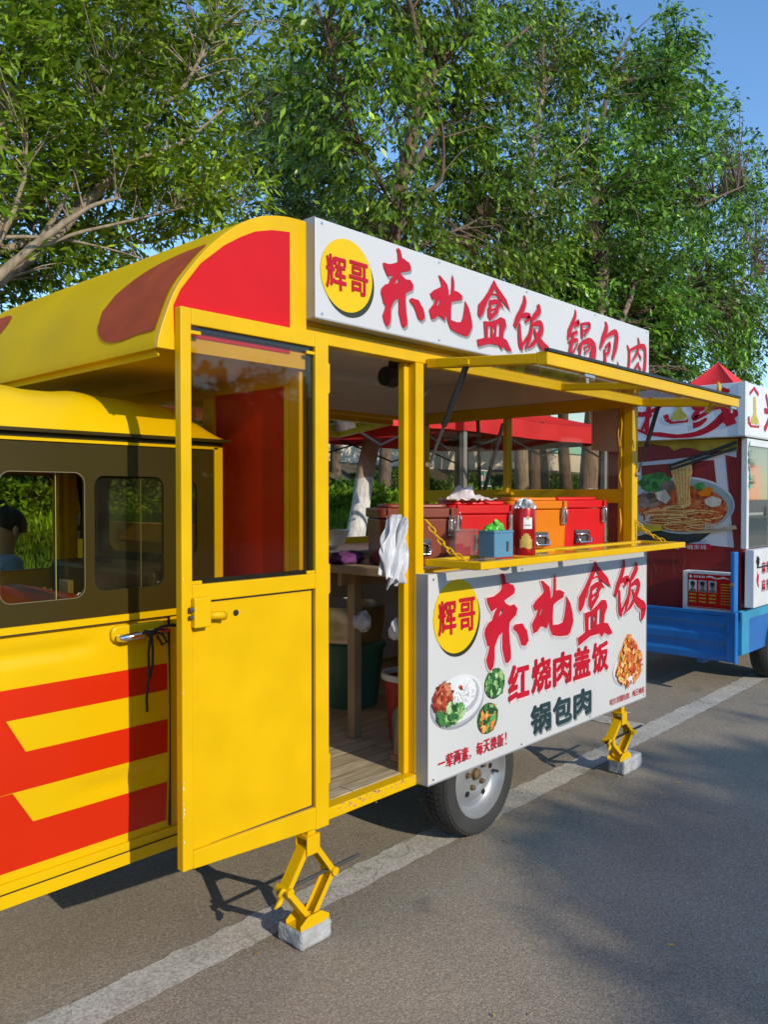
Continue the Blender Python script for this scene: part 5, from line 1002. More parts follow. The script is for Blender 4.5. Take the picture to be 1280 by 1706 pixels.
pr(circ(420, 930, 128, 74, 26, .16), GRN); pr(circ(370, 1070, 95, 60, 22, .12), MSH); pr(circ(520, 960, 60, 40, 18, .12), MSH); pr(circ(760, 960, 45, 30, 14, .15), GRN)
pr([(425, 1010), (500, 985), (545, 1050), (505, 1095), (440, 1060)], TOFU); pr([(800, 1060), (860, 1035), (930, 1060), (920, 1110), (850, 1120), (805, 1095)], TOFU); pr([(750, 1010), (830, 960), (865, 985), (840, 1030), (770, 1040)], ORGBOX); pr(circ(450, 1165, 76, 42, 20, .1), speckle('shrimp print', [(.62, .14, .05), (.74, .30, .14)], 30))
for i in range(20):
    cx, cy, rx, ry = 650 + random.uniform(-150, 170), 1120 + i * 8.5, 120 + random.uniform(-50, 60), 24 + random.uniform(-8, 10)
    vs, fs = stroke([(cx + rx * math.cos(a), cy + ry * math.sin(a), 7) for a in np.linspace(.2, 5.6, 12)])
    LAY[0] += 1; MB().add([(PXW - .001 - .0005 * LAY[0], *pc(a, b)) for a, b in vs], fs).build('poster_print', NDL if i % 3 else speckle('dark noodle print', [(.45, .14, .03), (.58, .26, .07)], 30), cabn)
pr([(545, 830), (575, 790), (640, 775), (705, 765), (712, 850), (690, 960), (700, 1100), (640, 1130), (600, 1100), (585, 960), (560, 890)], NDL)
for i in range(5): pr([(570 + i * 28, 815), (580 + i * 28, 815), (612 + i * 17, 1100), (605 + i * 17, 1100)], speckle('noodle strand print', [(.45, .18, .03), (.62, .34, .08)], 30))
pr([(525, 800), (1052, 612), (1052, 640), (530, 822)], PDK); pr([(530, 828), (1052, 655), (1052, 680), (535, 846)], PDK)
pr([(200, 1262), (480, 1250), (486, 1296), (200, 1316)], PGOLD); pr([(735, 1320), (800, 1302), (1040, 1255), (1055, 1285), (860, 1315)], mat('sand print', (.45, .34, .22), .5))
pr([(480, 1400), (840, 1398), (868, 1418), (850, 1444), (480, 1440)], INK)
def pw(body, x0, x1, y0, y1, mt, bold=.01):
    LAY[0] += 1; x = PXW - .001 - .0005 * LAY[0]; m = MB(); k = (x1 - x0) / len(body)
    for i, ch in enumerate(body): put_text(m, ch, x0 + k * i + k * .06, x0 + k * (i + 1) - k * .06, (y0 + y1) / 2 - 6 if ch == '一' else y0, (y0 + y1) / 2 + 6 if ch == '一' else y1, lambda a, b, yy=(y0 + y1): (x, *pc(a, yy - b)), bold)
    m.build('poster_lettering', mt, cabn)
pw('每一碗米线', 570, 822, 1404, 1440, PWH); pw('超级足', 240, 400, 1182, 1230, PWH, .02); pw('回味无穷', 808, 1000, 1240, 1288, TOFU)
# thin floral scratches of the lower panel
m = MB()
for pts in (((380, 1500, 2), (420, 1570, 3), (430, 1640, 2)), ((570, 1480, 2), (560, 1560, 3), (575, 1640, 2)), ((650, 1490, 2), (640, 1570, 4), (610, 1610, 2)), ((400, 1600, 2), (390, 1660, 3), (395, 1720, 2))):
    vs, fs = stroke(pts); m.add([(PXW - .0012, *pc(a, b)) for a, b in vs], fs)
m.build('panel_print', mat('faded ochre print', (.36, .16, .06), .6), cabn)
# white box with a red notice, standing on the bed ledge
nb = thing('notice_box', 'white foam box with a red notice of three portraits, on the blue tailgate ledge', 'box', (4.66, .40, .623))
MB().box(4.625, 4.725, .215, .615, .6235, .955).build('box_shell', PAPER, nb, bevel=.006)
MB().box(4.6215, 4.6245, .222, .572, .665, .935).build('red_notice', RED, nb)
m = MB(); m.box(4.6203, 4.6212, .228, .5655, .671, .674); m.build('notice_rule', TOFU, nb)
for i in range(3):
    a = .562 - i * .078; MB().box(4.6195, 4.621, a - .064, a, .79, .885).build('portrait', mat('portrait paper', (.42, .44, .50), .5, var=.2, scale=30) if i else PAPER, nb)
    m = MB(); m.prism(circ(a - .032, .842, .016, .024, 20), 'x', 4.6186, 4.619); m.prism([(a - .062, .791), (a - .002, .791), (a - .008, .810), (a - .024, .818), (a - .04, .818), (a - .056, .810)], 'x', 4.6186, 4.619); m.build('portrait_figure', mat('portrait tone', (.20, .14, .12), .6, var=.2) , nb)
    MB().prism([(a - .016 - .032, .845), (a - .016, .845), (a - .014, .868), (a - .032, .878), (a - .05, .868)], 'x', 4.6180, 4.6184).build('portrait_hair', HAIR, nb)
    m = MB()
    for k in range(3): m.box(4.6203, 4.6212, a - .060, a - .004, .765 - k * .028, .776 - k * .028)
    m.build('notice_line', PGOLD, nb)
m = MB()
for k in range(8): m.box(4.6203, 4.6212, .232, .312, .86 - k * .022, .866 - k * .022)
m.build('notice_line', PGOLD, nb)
m = MB(); m.prism(circ(.548, .912, .012, .012, 16), 'x', 4.6203, 4.6212)
for i, (a, w_) in enumerate(((.52, .012), (.50, .008), (.482, .014), (.46, .012), (.444, .008))): m.box(4.6203, 4.6212, a - w_, a, .905, .921)
vs, fs = stroke([(.425, .912, .006), (.39, .918, .014), (.34, .905, .008), (.29, .915, .012), (.24, .905, .004)]); m.add([(4.6205, a, b) for a, b in vs], fs); m.build('notice_title', PAPER, nb)
wheel(5.56, .275, .165, -1, ST, .272, .16); wheel(6.6, .275, 1.20, 1, ST, .272, .16)
m = MB(); m.tube([(5.56, .3, .275), (6.6, 1.2, .275)], .03, 10); m.build('axle', BLACK, ST)
m = MB(); m.box(7.2, 8.3, .45, 1.05, .45, .60); m.tube([(8.2, .75, .9), (8.45, .75, .3)], .03, 8); m.tube([(8.15, .45, 1.0), (8.15, 1.05, 1.0)], .018, 8); m.box(7.3, 7.8, .5, 1.0, .60, .75); m.build('tricycle_front', BLUE, ST, bevel=.01)
m = MB(); m.lathe([(.16, -.04), (.25, -.045), (.27, 0), (.25, .045), (.16, .04), (.03, .03), (.03, -.03), (.16, -.04)], (8.45, .75, .272), 'y', 36); m.build('front_wheel', RUBBER, ST)
m = MB(); m.sheet(lambda u, v: (PXW + .012 + .015 * math.sin(7 * v), .150 - .006 * math.sin(19 * v + 3 * u), 1.60 + .37 * v + .01 * u), 4, 14); tag(m.build('green_ribbon', mat('green ribbon', (.02, .34, .20), .35, var=.3, scale=30), solid=.002), 'bright green ribbon tied down the corner post of the noodle stall', 'ribbon')

# ------------------------------------------------------------------ red canopies behind
def tent(x0, x1, y0, y1, zb, zp, label, legs=(0, 1, 2)):
    t = thing('canopy_tent', label, 'canopy tent', ((x0 + x1) / 2, (y0 + y1) / 2, 0), 'red canopy tents behind the stalls')
    cx, cy = (x0 + x1) / 2, (y0 + y1) / 2; m = MB(); k = random.uniform(0, 6); ze = zb + .22
    def roof(side):
        def f(u, v):
            a = (x0 + (x1 - x0) * u, y0) if side == 0 else ((x1, y0 + (y1 - y0) * u) if side == 1 else ((x1 - (x1 - x0) * u, y1) if side == 2 else (x0, y1 - (y1 - y0) * u)))
            s_ = v; sag = -.10 * math.sin(math.pi * v) * (1 - abs(2 * u - 1) ** 2) + .015 * math.sin(11 * u + k) * math.sin(math.pi * v) * (1 - v)
            return (a[0] * (1 - s_) + cx * s_, a[1] * (1 - s_) + cy * s_, ze + (zp - ze) * (v ** 1.15) + sag - .05 * math.sin(math.pi * u) * (1 - v))
        return f
    for s_ in range(4): m.sheet(roof(s_), 24, 16)
    m.build('tent_roof', TENT, t, smooth=True); m = MB()
    def val(side):
        def f(u, v):
            a = (x0 + (x1 - x0) * u, y0) if side == 0 else ((x1, y0 + (y1 - y0) * u) if side == 1 else ((x1 - (x1 - x0) * u, y1) if side == 2 else (x0, y1 - (y1 - y0) * u)))
            w_ = .014 * math.sin(29 * u + k) * v; return (a[0] + (w_ if side in (1, 3) else 0), a[1] + (w_ if side in (0, 2) else 0), ze - .05 * math.sin(math.pi * u) - (ze - zb - .03 * math.sin(math.pi * u)) * v)
        return f
    for s_ in range(4): m.sheet(val(s_), 40, 6)
    m.build('valance', TENT, t, smooth=True)
    for k_, (x, y) in enumerate(((x0 + .05, y0 + .05), (x1 - .05, y0 + .05), (x1 - .05, y1 - .05), (x0 + .05, y1 - .05))):
        if k_ in legs: MB().box(x - .028, x + .028, y - .028, y + .028, 0.0, ze - .02).build('tent_leg', GREYMETAL, t)
    m = MB(); zt = zb + .02
    for p, q in (((x0 + .05, y0 + .05), (x1 - .05, y0 + .05)), ((x1 - .05, y1 - .05), (x0 + .05, y1 - .05))):
        P, Q = Vector((*p, 0)), Vector((*q, 0))
        for i in range(2):
            a, b_ = P.lerp(Q, i / 2), P.lerp(Q, (i + 1) / 2); U, D = Vector((0, 0, zt + .16)), Vector((0, 0, zt - .22)); m.bar(a + U, b_ + D, .012, .020); m.bar(a + D + Vector((.012, .012, 0)), b_ + U + Vector((.012, .012, 0)), .012, .020)
    m.build('tent_truss', BLACK, t)
tent(4.80, 7.9, 2.95, 5.4, 2.22, 2.80, 'red canopy tent with a crumpled roof, seen through the rear window of the yellow truck')
tent(2.55, 4.66, 2.95, 4.9, 2.22, 2.72, 'red canopy tent in shade behind the open doorway of the yellow truck', (0, 3))
tent(9.0, 11.0, 1.35, 3.35, 2.30, 3.47, 'red canopy tent with a steep peak rising behind the noodle stall sign')
# leaning scissor poles seen through the doorway, small hanging notice
m = MB(); m.bar((4.55, 2.6, 2.35), (5.15, 3.0, 1.35), .035, .03); m.bar((5.2, 2.75, 2.3), (4.72, 2.75, 1.30), .03, .03); tag(m.build('folding_poles', BLACK), 'black crossed folding poles leaning under the tent behind the doorway', 'poles')
nt_ = thing('notice_board', 'small green framed notice hanging by two strings under the red tent', 'notice', (5.35, 3.1, 1.70))
MB().box(5.26, 5.47, 3.10, 3.115, 1.66, 1.83).build('board', TEAL, nt_)
m = MB(); m.box(5.255, 5.475, 3.094, 3.0995, 1.655, 1.668); m.box(5.255, 5.475, 3.094, 3.0995, 1.822, 1.835); m.box(5.355, 5.365, 3.094, 3.0995, 1.668, 1.822); m.build('board_frame', PAPER, nt_)
m = MB(); m.box(5.285, 5.335, 3.096, 3.0995, 1.715, 1.775); m.box(5.385, 5.435, 3.096, 3.0995, 1.715, 1.775); m.build('pale_patch', INKPALE, nt_)
m = MB(); m.tube([(5.28, 3.105, 1.835), (5.37, 3.1, 2.25)], .004, 5); m.tube([(5.45, 3.105, 1.835), (5.52, 3.1, 2.25)], .004, 5); m.build('string', BLACK, nt_)

# ------------------------------------------------------------------ boundary wall
wl = MB().box(-25, 60, 9.6, 9.8, 0, 2.74).build('boundary_wall', WALLP); tag(wl, 'long cream boundary wall with a mint green coping behind the trees', 'wall')
MB().box(-25, 60, 9.54, 9.86, 2.742, 3.05).build('coping', MINT, wl)

# ------------------------------------------------------------------ leaves, hedges, trees
def leaf_mesh(name, m, parent, O, D, L, W, roll):
    """many folded leaf blades: origins, directions, lengths, widths"""
    n = len(O); D = D / np.linalg.norm(D, axis=1, keepdims=True)
    up = np.tile(np.array([[0, 0, 1.]]), (n, 1)) + rng.normal(0, roll, (n, 3)); S_ = np.cross(D, up); S_ /= np.linalg.norm(S_, axis=1, keepdims=True) + 1e-9; U = np.cross(S_, D)
    o0 = np.array(ORG[parent]) if parent else 0
    base = O - o0; tip = base + D * L[:, None] - U * (L * .10)[:, None]; mid = base + D * (L * .45)[:, None] + U * (L * .05)[:, None]
    lf = mid + S_ * W[:, None] / 2 - U * (W * .25)[:, None]; rt = mid - S_ * W[:, None] / 2 - U * (W * .25)[:, None]
    V = np.stack([base, lf, tip, rt], 1).reshape(-1, 3).astype(np.float32)
    idx = (np.arange(n)[:, None] * 4 + np.array([0, 1, 2, 0, 2, 3])).astype(np.int32).ravel()
    me = bpy.data.meshes.new(name); me.vertices.add(n * 4); me.vertices.foreach_set('co', V.ravel()); me.loops.add(n * 6); me.loops.foreach_set('vertex_index', idx)
    me.polygons.add(n * 2); me.polygons.foreach_set('loop_start', (np.arange(n * 2) * 3).astype(np.int32)); me.update(calc_edges=True); me.validate()
    me.materials.append(m); o = bpy.data.objects.new(name, me); C.objects.link(o)
    if parent: o.parent = parent; ORG[o] = ORG[parent]
    return o
def sprays(O, A, per, l, jitter, leaf, wid, droop, spread):
    """leaflets in pairs along short twigs starting at O, heading A"""
    n = len(O); f = np.tile((np.arange(per) + .6) / per, (n, 1)) + rng.uniform(-.05, .05, (n, per)); sd_ = np.where(np.arange(per) % 2 == 0, 1., -1.)[None, :] * np.ones((n, 1))
    A = A / np.linalg.norm(A, axis=1, keepdims=True); sv = np.cross(A, np.array([0, 0, 1.]) + rng.normal(0, .5, (n, 3))); sv /= np.linalg.norm(sv, axis=1, keepdims=True) + 1e-9
    ll = l * rng.uniform(.7, 1.3, (n, 1, 1)); P = O[:, None, :] + A[:, None, :] * f[:, :, None] * ll + np.array([0, 0, -droop * .35]) * (f[:, :, None] ** 2) * ll
    D = A[:, None, :] * .6 + sv[:, None, :] * sd_[:, :, None] * spread + np.array([0, 0, -droop]) + rng.normal(0, jitter, (n, per, 3))
    P, D = P.reshape(-1, 3), D.reshape(-1, 3); L = leaf * rng.uniform(.45, 1.35, len(P)); return P, D, L, L * wid * rng.uniform(.8, 1.2, len(P))
def tree(name, label, trunk, limbs, clumps, bark, leafm, twigs, leaf, wid=.36, droop=.3, per=9, sub=5, spray=.30, tr=.12, group='trees behind the food stalls', spread=.8, twr=.014):
    """trunk/limbs: polylines with end radii; clumps: (centre, radii, weight) the crown grows through"""
    base = Vector(trunk[0][0]); root = thing(name, label, 'tree', base, group)
    m = MB(); nodes = []
    def limb(pts, r0, r1, n=9):
        P = [Vector(p) for p in pts]; q = []
        for i in range(len(P) - 1):
            a, b_, c, d = P[max(0, i - 1)], P[i], P[i + 1], P[min(len(P) - 1, i + 2)]
            for k in range(5): t = k / 5; q.append(.5 * (2 * b_ + (c - a) * t + (2 * a - 5 * b_ + 4 * c - d) * t * t + (3 * b_ - a - 3 * c + d) * t ** 3) + Vector((random.gauss(0, r1 * .25), random.gauss(0, r1 * .25), 0)) * (n < 12))
        q.append(P[-1]); rr = [r0 + (r1 - r0) * i / (len(q) - 1) for i in range(len(q))]; m.tube(q, rr, n)
        return q, rr
    for i, (pts, r0, r1) in enumerate([trunk] + limbs):
        q, rr = limb(pts, r0, r1, 14 if i == 0 else 8)
        for k in range(len(q)):
            if i or k > len(q) * .45: nodes.append((q[k], rr[k]))
    NP = np.array([n_[0] for n_ in nodes]); tot = sum(c[2] for c in clumps); O, A = [], []
    for c, rad, wgt in clumps:
        for _ in range(int(twigs * wgt / tot)):
            d = Vector((random.gauss(0, 1), random.gauss(0, 1), random.gauss(0, 1))).normalized(); q = Vector(c) + Vector((d.x * rad[0], d.y * rad[1], d.z * rad[2])) * (random.random() ** .45)
            dist = np.linalg.norm(NP - np.array(q), axis=1) + np.maximum(0, NP[:, 2] - q.z + .2) * 1.2; i = int(np.argmin(dist * rng.uniform(.8, 1.25, len(dist)))); p = nodes[i][0]
            mid = p.lerp(q, .5) + Vector((random.gauss(0, .08), random.gauss(0, .08), .10)) * (q - p).length; pts = [p, p.lerp(mid, .55), mid, mid.lerp(q, .55) + Vector((0, 0, .02)), q]
            r0 = min(nodes[i][1] * .7, twr * (.5 + .5 * (q - p).length)); m.tube(pts, [r0, r0 * .75, r0 * .55, r0 * .4, .0025], 4, False)
            for s_ in range(sub):
                t = random.uniform(.62, 1.0) if s_ else 1.0; k = t * 4; j = min(3, int(k)); o = pts[j].lerp(pts[j + 1], k - j); ax = (pts[j + 1] - pts[j]).normalized() * .8 + Vector((random.gauss(0, .75), random.gauss(0, .75), random.gauss(-.1 * droop, .5)))
                O.append(o); A.append(ax)
    m.build('trunk', bark, root, smooth=True)
    P, D, L, W = sprays(np.array(O), np.array(A), per, spray, .28, leaf, wid, droop, spread); leaf_mesh('crown', leafm, root, P, D, L, W, .55); return root
def ell(px, py, rx, ry, y, dy, wgt=None):
    """a crown clump in the direction (px, py), standing in the row Y = y"""
    c = at(px, py, y); s_ = (c - CAM).length / F_PX * .98; return (c, (rx * s_, dy, ry * s_), wgt if wgt else rx * ry)
P_ = lambda pts, y, d=0: [at(px, py, y + d * i / max(1, len(pts) - 1)) for i, (px, py) in enumerate(pts)]
random.seed(21)
def hedge(name, label, x0, x1, y0, y1, z0, z1, n, leaf, m_, cat='hedge', wob=.18):
    """a clipped row: leaves over and inside a lumpy block, thin stems within"""
    r = thing(name, label, cat, ((x0 + x1) / 2, (y0 + y1) / 2, z0)); k = rng.uniform(0, 6, 4); X = rng.uniform(x0, x1, n); v = rng.uniform(0, 1, n)
    bump = wob * (np.sin(X * 2.1 + k[0]) + .6 * np.sin(X * 5.3 + k[1]) + .4 * np.sin(X * 11 + k[2])); Zt = z1 + bump * .7
    f = rng.uniform(0, 1, n); top = f < .4; Z = np.where(top, Zt - np.abs(rng.normal(0, .07, n)), z0 + (Zt - z0) * v); Y = np.where(top, y0 + (y1 - y0) * v, y0 + np.abs(rng.normal(0, .10, n)) + .5 * bump * np.sin(Z * 5 + X * 3))
    O = np.stack([X, Y, Z], 1); D = rng.normal(0, .7, (n, 3)) + np.where(top[:, None], np.array([[0, -.3, .7]]), np.array([[0, -1., .25]])); L = leaf * rng.uniform(.6, 1.3, n)
    leaf_mesh('foliage', m_, r, O, D, L, L * .5, .6); mm = MB()
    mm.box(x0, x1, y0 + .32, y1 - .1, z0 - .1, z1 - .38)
    for i in range(int((x1 - x0) * 3)): x = x0 + i / 3 + random.uniform(0, .2); mm.tube([(x, y0 + .2, z0 - .12), (x + random.uniform(-.1, .1), y0 + .22, (z0 + z1) / 2), (x + random.uniform(-.2, .2), y0 + .16, z1 - .15)], [.014, .01, .005], 5)
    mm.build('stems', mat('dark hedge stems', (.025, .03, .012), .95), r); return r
hedge('hedge', 'dense clipped green hedge along the cream boundary wall', -6, 34, 7.7, 8.7, 1.40, 1.84, 52000, .10, LEAFH)
hedge('low_shrubs', 'low bright green shrubs in front of the clipped hedge', 1.0, 16, 7.0, 7.5, 1.2, 1.62, 16000, .09, GRASS, 'shrubs', .10)
hedge('bushes', 'loose leafy bushes behind the driver cab', -5, 4.2, 7.3, 8.3, 1.4, 2.75, 22000, .10, LEAFD, 'bushes', .3)
def grass():
    n = 90000; X = rng.uniform(-6, 14, n); Y = rng.uniform(4.05, 7.8, n); Z = .12 + 2.09 * (Y - 4.02) / 5.5 - .02
    O = np.stack([X, Y, Z], 1); D = rng.normal(0, .35, (n, 3)) + np.array([0, -.1, 1.]); L = .14 * rng.uniform(.6, 1.4, n); tag(leaf_mesh('grass', GRASS, None, O, D, L, L * .16, .9), kind='stuff')
grass()
# --- the trees
tree('feathery_tree', 'leaning feathery tree at the left with long bare pale branches above the truck roof',
     (P_([(-330, 1010), (-250, 820), (-170, 690), (-90, 560)], 3.6), .16, .10),
     [(P_([(-90, 560), (0, 468), (60, 410), (130, 352), (185, 300), (260, 190), (310, 140), (360, 40)], 3.6, -.3), .042, .010), (P_([(-110, 600), (-20, 400), (80, 310), (165, 200), (230, 90), (260, 0)], 3.6, .4), .07, .012),
      (P_([(0, 468), (90, 400), (200, 280), (300, 240), (370, 185)], 3.6, -.5), .035, .008), (P_([(0, 420), (70, 396), (160, 380), (240, 405), (320, 385), (390, 400)], 3.7, .5), .028, .006), (P_([(-130, 640), (-60, 400), (0, 240), (40, 120), (100, -20)], 3.6, .1), .07, .015), (P_([(60, 410), (150, 330), (240, 300), (330, 330)], 3.5, .3), .02, .005), (P_([(80, 395), (170, 300), (260, 270), (350, 300), (400, 340)], 3.6, -.3), .022, .005), (P_([(-60, 520), (20, 440), (90, 385), (150, 345), (200, 330)], 3.4, -.3), .038, .008), (P_([(20, 440), (110, 395), (200, 372), (290, 350), (360, 330)], 3.4, -.2), .016, .004), (P_([(-60, 400), (40, 395), (120, 402), (200, 420), (260, 440)], 3.5, -.2), .016, .004), (P_([(60, 410), (110, 330), (150, 250), (170, 160), (200, 80)], 3.5, -.3), .022, .006), (P_([(-40, 470), (10, 380), (40, 300), (45, 220)], 3.4, -.2), .025, .006)],
     [ell(60, 60, 130, 100, 3.6, .9), ell(200, 70, 120, 100, 3.7, .9), ell(350, 60, 90, 85, 3.6, .7), ell(70, 210, 110, 80, 3.6, .9), ell(255, 200, 130, 50, 3.5, .6, 5000), ell(330, 270, 100, 55, 3.5, .6), ell(70, 320, 100, 70, 3.8, .9), ell(230, 320, 150, 50, 3.6, .7), ell(330, 345, 90, 40, 3.5, .5, 3000), ell(90, 440, 110, 40, 3.9, .6, 4000), ell(190, 410, 110, 40, 3.9, .5, 3400), ell(20, 500, 60, 40, 4.0, .5, 1500), ell(-120, 200, 150, 240, 3.8, 1.0, 14000), ell(180, -80, 320, 90, 3.7, 1.0, 12000), ell(-40, 420, 70, 60, 3.8, .6, 2500), ell(400, 330, 40, 30, 3.4, .4, 900)],
     BARKL, LEAFA, 700, .092, .30, .15, 10, 5, .28, spread=.9)
tree('dark_tree', 'tall tree with a dark forked trunk and drooping leaves, its foot limewashed, behind the doorway',
     (P_([(584, 1010), (592, 900), (600, 850), (612, 770), (628, 700), (640, 600), (650, 480), (655, 400), (668, 310), (690, 215), (702, 170)], 4.5), .118, .080),
     [(P_([(702, 170), (740, 100), (790, 40), (840, -60)], 4.5, .5), .07, .03), (P_([(690, 215), (702, 120), (690, 40), (660, -80)], 4.5, -.3), .055, .025), (P_([(655, 400), (700, 330), (735, 300), (738, 230), (725, 150)], 4.5, -.4), .04, .012), (P_([(668, 310), (720, 230), (800, 120), (900, 30)], 4.5, .8), .05, .02), (P_([(662, 350), (610, 260), (570, 160), (540, 40)], 4.5, -.3), .04, .012), (P_([(650, 430), (720, 400), (790, 370), (850, 330)], 4.5, .2), .03, .01)],
     [ell(560, 60, 90, 110, 4.4, 1.0), ell(660, 60, 110, 100, 4.9, .9, 8500), ell(780, 90, 110, 110, 4.6, 1.0), ell(560, 210, 70, 100, 4.4, .9, 5500), ell(720, 200, 90, 90, 5.1, .7, 5200), ell(800, 210, 90, 100, 4.6, .9, 7000), ell(590, 320, 60, 60, 4.8, .7, 3000), ell(740, 330, 90, 70, 5.0, .7, 5000), ell(690, 170, 70, 100, 4.0, .3, 2600), ell(660, 300, 60, 70, 4.0, .3, 1800), ell(840, 340, 90, 80, 4.7, .9), ell(700, 430, 90, 60, 4.6, .8, 4500), ell(820, 440, 90, 60, 4.7, .8), ell(560, 390, 55, 40, 4.6, .6, 1300), ell(700, -80, 260, 90, 4.6, 1.0, 12000)],
     BARKW, LEAFB, 600, .105, .42, .85, 8, 5, .34, spread=.7)
tree('broad_tree', 'dense broad leaved tree filling the right, its top against the blue sky',
     (P_([(1020, 1000), (1012, 860), (1008, 700), (1000, 560), (985, 440), (990, 330)], 6.0), .24, .12),
     [(P_([(985, 440), (1040, 300), (1090, 180), (1110, 90)], 6, .3), .10, .03), (P_([(985, 440), (1060, 400), (1150, 350), (1240, 310)], 6, -.6), .07, .02), (P_([(1000, 540), (950, 440), (900, 390), (860, 370)], 6, -.4), .06, .02), (P_([(1000, 560), (1080, 500), (1180, 480), (1260, 460)], 6, .3), .06, .02), (P_([(990, 330), (1000, 230), (1020, 120), (1050, 60)], 6, .2), .08, .02)],
     [ell(1105, 85, 55, 65, 6, .9, 5200), ell(1060, 160, 80, 80, 6, 1.1), ell(1150, 190, 70, 65, 6, .9), ell(1110, 290, 130, 80, 5.8, 1.2), ell(1030, 300, 90, 90, 5.8, 1.1), ell(1200, 340, 70, 70, 6, .9, 3600), ell(1050, 420, 130, 90, 5.8, 1.2), ell(1180, 450, 110, 90, 6, 1.1), ell(960, 480, 80, 80, 5.9, 1.0), ell(1100, 540, 140, 70, 5.8, 1.1), ell(1240, 540, 90, 90, 6, 1.0), ell(960, 240, 50, 60, 6, .8, 2200), ell(1245, 300, 60, 70, 6.2, .9, 3600), ell(1285, 420, 70, 90, 6.2, .9, 4200), ell(1210, 210, 45, 50, 6, .7, 1300), ell(1120, 610, 90, 45, 5.6, .8, 4200), ell(1230, 620, 90, 60, 6, .9, 5000)],
     BARKD, LEAFC, 1150, .155, .42, .5, 8, 5, .50, spread=.75, twr=.02)
tree('slender_tree', 'slender tree with pale bare twigs between the dark tree and the broad tree',
     (P_([(885, 1000), (872, 860), (868, 700), (870, 500), (880, 300), (900, 200)], 5.6), .15, .05),
     [(P_([(875, 400), (890, 300), (920, 230), (960, 160)], 5.6, .2), .035, .010), (P_([(870, 480), (900, 360), (925, 290), (980, 230)], 5.6, -.3), .03, .008), (P_([(880, 300), (900, 180), (930, 90), (940, 20)], 5.6), .05, .012), (P_([(870, 520), (840, 430), (830, 330)], 5.6, .3), .03, .01)],
     [ell(900, 60, 90, 80, 5.6, 1.0), ell(950, 140, 70, 70, 5.6, .9), ell(890, 230, 80, 80, 5.6, .9, 3000), ell(920, 340, 90, 70, 5.6, .9, 3800), ell(880, 440, 90, 60, 5.6, .9), ell(960, 60, 60, 60, 5.5, .7, 2000), ell(900, 540, 110, 60, 5.5, .8)],
     BARKL, LEAFB, 380, .12, .42, .7, 8, 5, .42)
tree('pale_tree', 'pale loose tree further back, in the gap between the feathery tree and the dark tree',
     (P_([(506, 980), (500, 860), (498, 600), (496, 420), (495, 330)], 8.0), .20, .09),
     [(P_([(496, 420), (470, 330), (440, 250), (420, 190)], 8), .05, .015), (P_([(495, 330), (515, 270), (530, 200), (520, 130)], 8), .06, .015), (P_([(497, 460), (540, 380), (570, 330)], 8), .04, .012), (P_([(496, 440), (455, 390), (410, 370)], 8), .03, .01)],
     [ell(440, 190, 50, 55, 8, 1.0, 2600), ell(500, 160, 55, 60, 8, 1.0, 2600), ell(530, 260, 60, 60, 8, 1.0), ell(440, 280, 55, 50, 8, 1.0, 2600), ell(480, 350, 90, 40, 8, 1.0, 2600), ell(560, 340, 50, 50, 8, 1.0, 2000), ell(470, 105, 30, 30, 8, .6, 500)],
     BARKL, LEAFD, 330, .13, .36, .4, 8, 5, .45)
for i, (px, y, r_, lean, dark, lab) in enumerate(((768, 5.2, .13, .35, 0, 'slim trunk with a limewashed foot beside the grey tent leg'), (890, 7.0, .17, .2, 1, 'dark trunk left of a pair, in the shade of the red tent'), (905, 7.2, .17, .3, 0, 'pale trunk close behind a dark one, under the red tent'), (944, 6.6, .16, -.15, 1, 'dark slanting trunk with a whitewashed foot under the red tent'), (980, 5.4, .22, .55, 0, 'stout leaning trunk with a limewashed foot, right under the tent eave'), (1024, 7.4, .20, .5, 1, 'dark leaning trunk by the cardboard sheet, against the cream wall'), (640, 7.6, .15, .35, 1, 'dark trunk leaning behind the crossed poles'), (560, 8.8, .14, .1, 1, 'thin dark trunk close to the cream wall, seen in the doorway'))):
    b0 = at(px, 815, y); x, yy = b0.x, b0.y; z0 = .4
    tree('background_tree', 'tree with a ' + lab, ([(x - lean * .45, yy, z0), (x - lean * .2, yy, 1.0), (x, yy, 1.7), (x + lean * .4, yy + .05, 2.8), (x + lean * .7, yy, 4.4), (x + lean, yy, 6.2)], r_, r_ * .5), [([(x + lean * .6, yy, 3.8), (x + lean + .7, yy - .2, 5.4), (x + lean + 1.1, yy - .3, 6.8)], r_ * .4, .02)],
         [((x + lean, yy, 6.3), (1.3, 1.0, .9), 1), ((x + lean + .8, yy - .2, 6.0), (.9, .8, .7), .6)], BARKW2 if not dark else BARKD, LEAFB if i % 2 else LEAFH, 80, .12, .42, .6, 8, 4, .4)
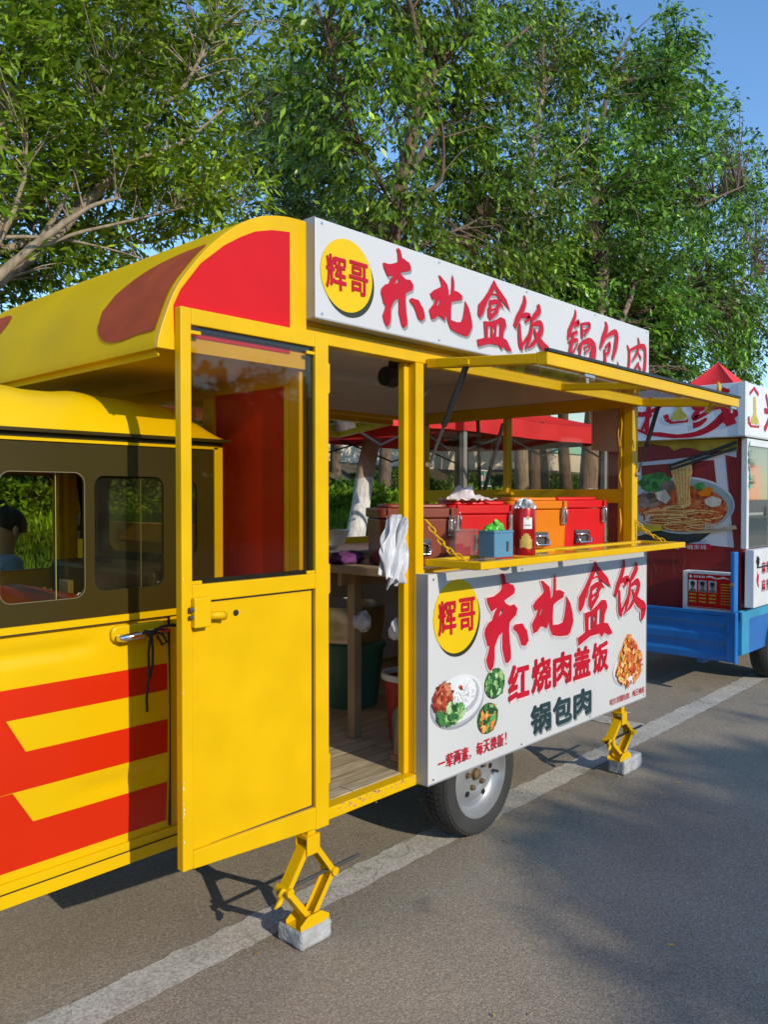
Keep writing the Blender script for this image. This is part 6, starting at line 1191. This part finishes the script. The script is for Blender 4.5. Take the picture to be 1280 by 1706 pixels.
# the street trees across the road behind the photographer: they shade the asphalt and show in the panes
st1 = tree('street_tree', 'tall street tree on the other side of the road', ([(2.6, -15.2, 0), (2.6, -15.2, 2.5), (2.7, -15.1, 5.0), (2.7, -15, 6.6)], .2, .08), [([(2.65, -15.1, 4.5), (1.2, -14.8, 5.8), (.6, -14.6, 6.4)], .08, .03), ([(2.65, -15.1, 4.8), (4.2, -15.2, 6.0)], .08, .03)],
     [((.2, -14.6, 6.80), (.8, .8, .10), 1.5), ((1.7, -14.8, 6.85), (.7, .9, .16), 2), ((.6, -14.6, 6.35), (.55, .7, .13), 1.5), ((3.4, -15, 6.7), (1.2, 1.0, .30), 5), ((2.7, -15, 5.9), (1.2, 1.2, .5), 6), ((4.8, -15, 6.0), (1.3, 1.2, .7), 5), ((.1, -14.5, 6.05), (.35, .6, .10), .6)], BARKD, LEAFC, 520, .20, .5, .4, 8, 6, .45, group='street trees across the road')
st2 = tree('street_tree', 'low spreading street tree on the other side of the road', ([(0, -19, 0), (0, -19, 2.5), (.1, -19, 4.2), (.1, -19, 5.6)], .2, .08), [([(0, -19, 2.6), (-1.2, -18.8, 3.8), (-1.9, -18.6, 4.6)], .08, .03), ([(0, -19, 2.8), (1.4, -19.2, 4.0), (2, -19.2, 4.8)], .08, .03)],
     [((-1.3, -18.8, 4.2), (1.7, 1.2, 1.5), 3), ((1.3, -19, 4.2), (1.7, 1.2, 1.6), 3), ((0, -18.8, 2.6), (2.6, 1.2, 1.3), 4)], BARKD, LEAFB, 260, .24, .5, .4, 8, 6, .6, group='street trees across the road')
def dup(root, loc):
    r = root.copy(); C.objects.link(r); r.location = loc
    for ch in list(root.children): c = ch.copy(); C.objects.link(c); c.parent = r
    return r
for x in range(-14, 60, 4):
    if x in (-2, 2): continue
    dup(st2, (x + random.uniform(-.6, .6), -19 - random.uniform(0, 2), 0))
hedge('hedge', 'dense dark hedge on the far side of the road behind the photographer', -18, 60, -21.8, -20.8, 0, 2.6, 26000, .24, LEAFB)
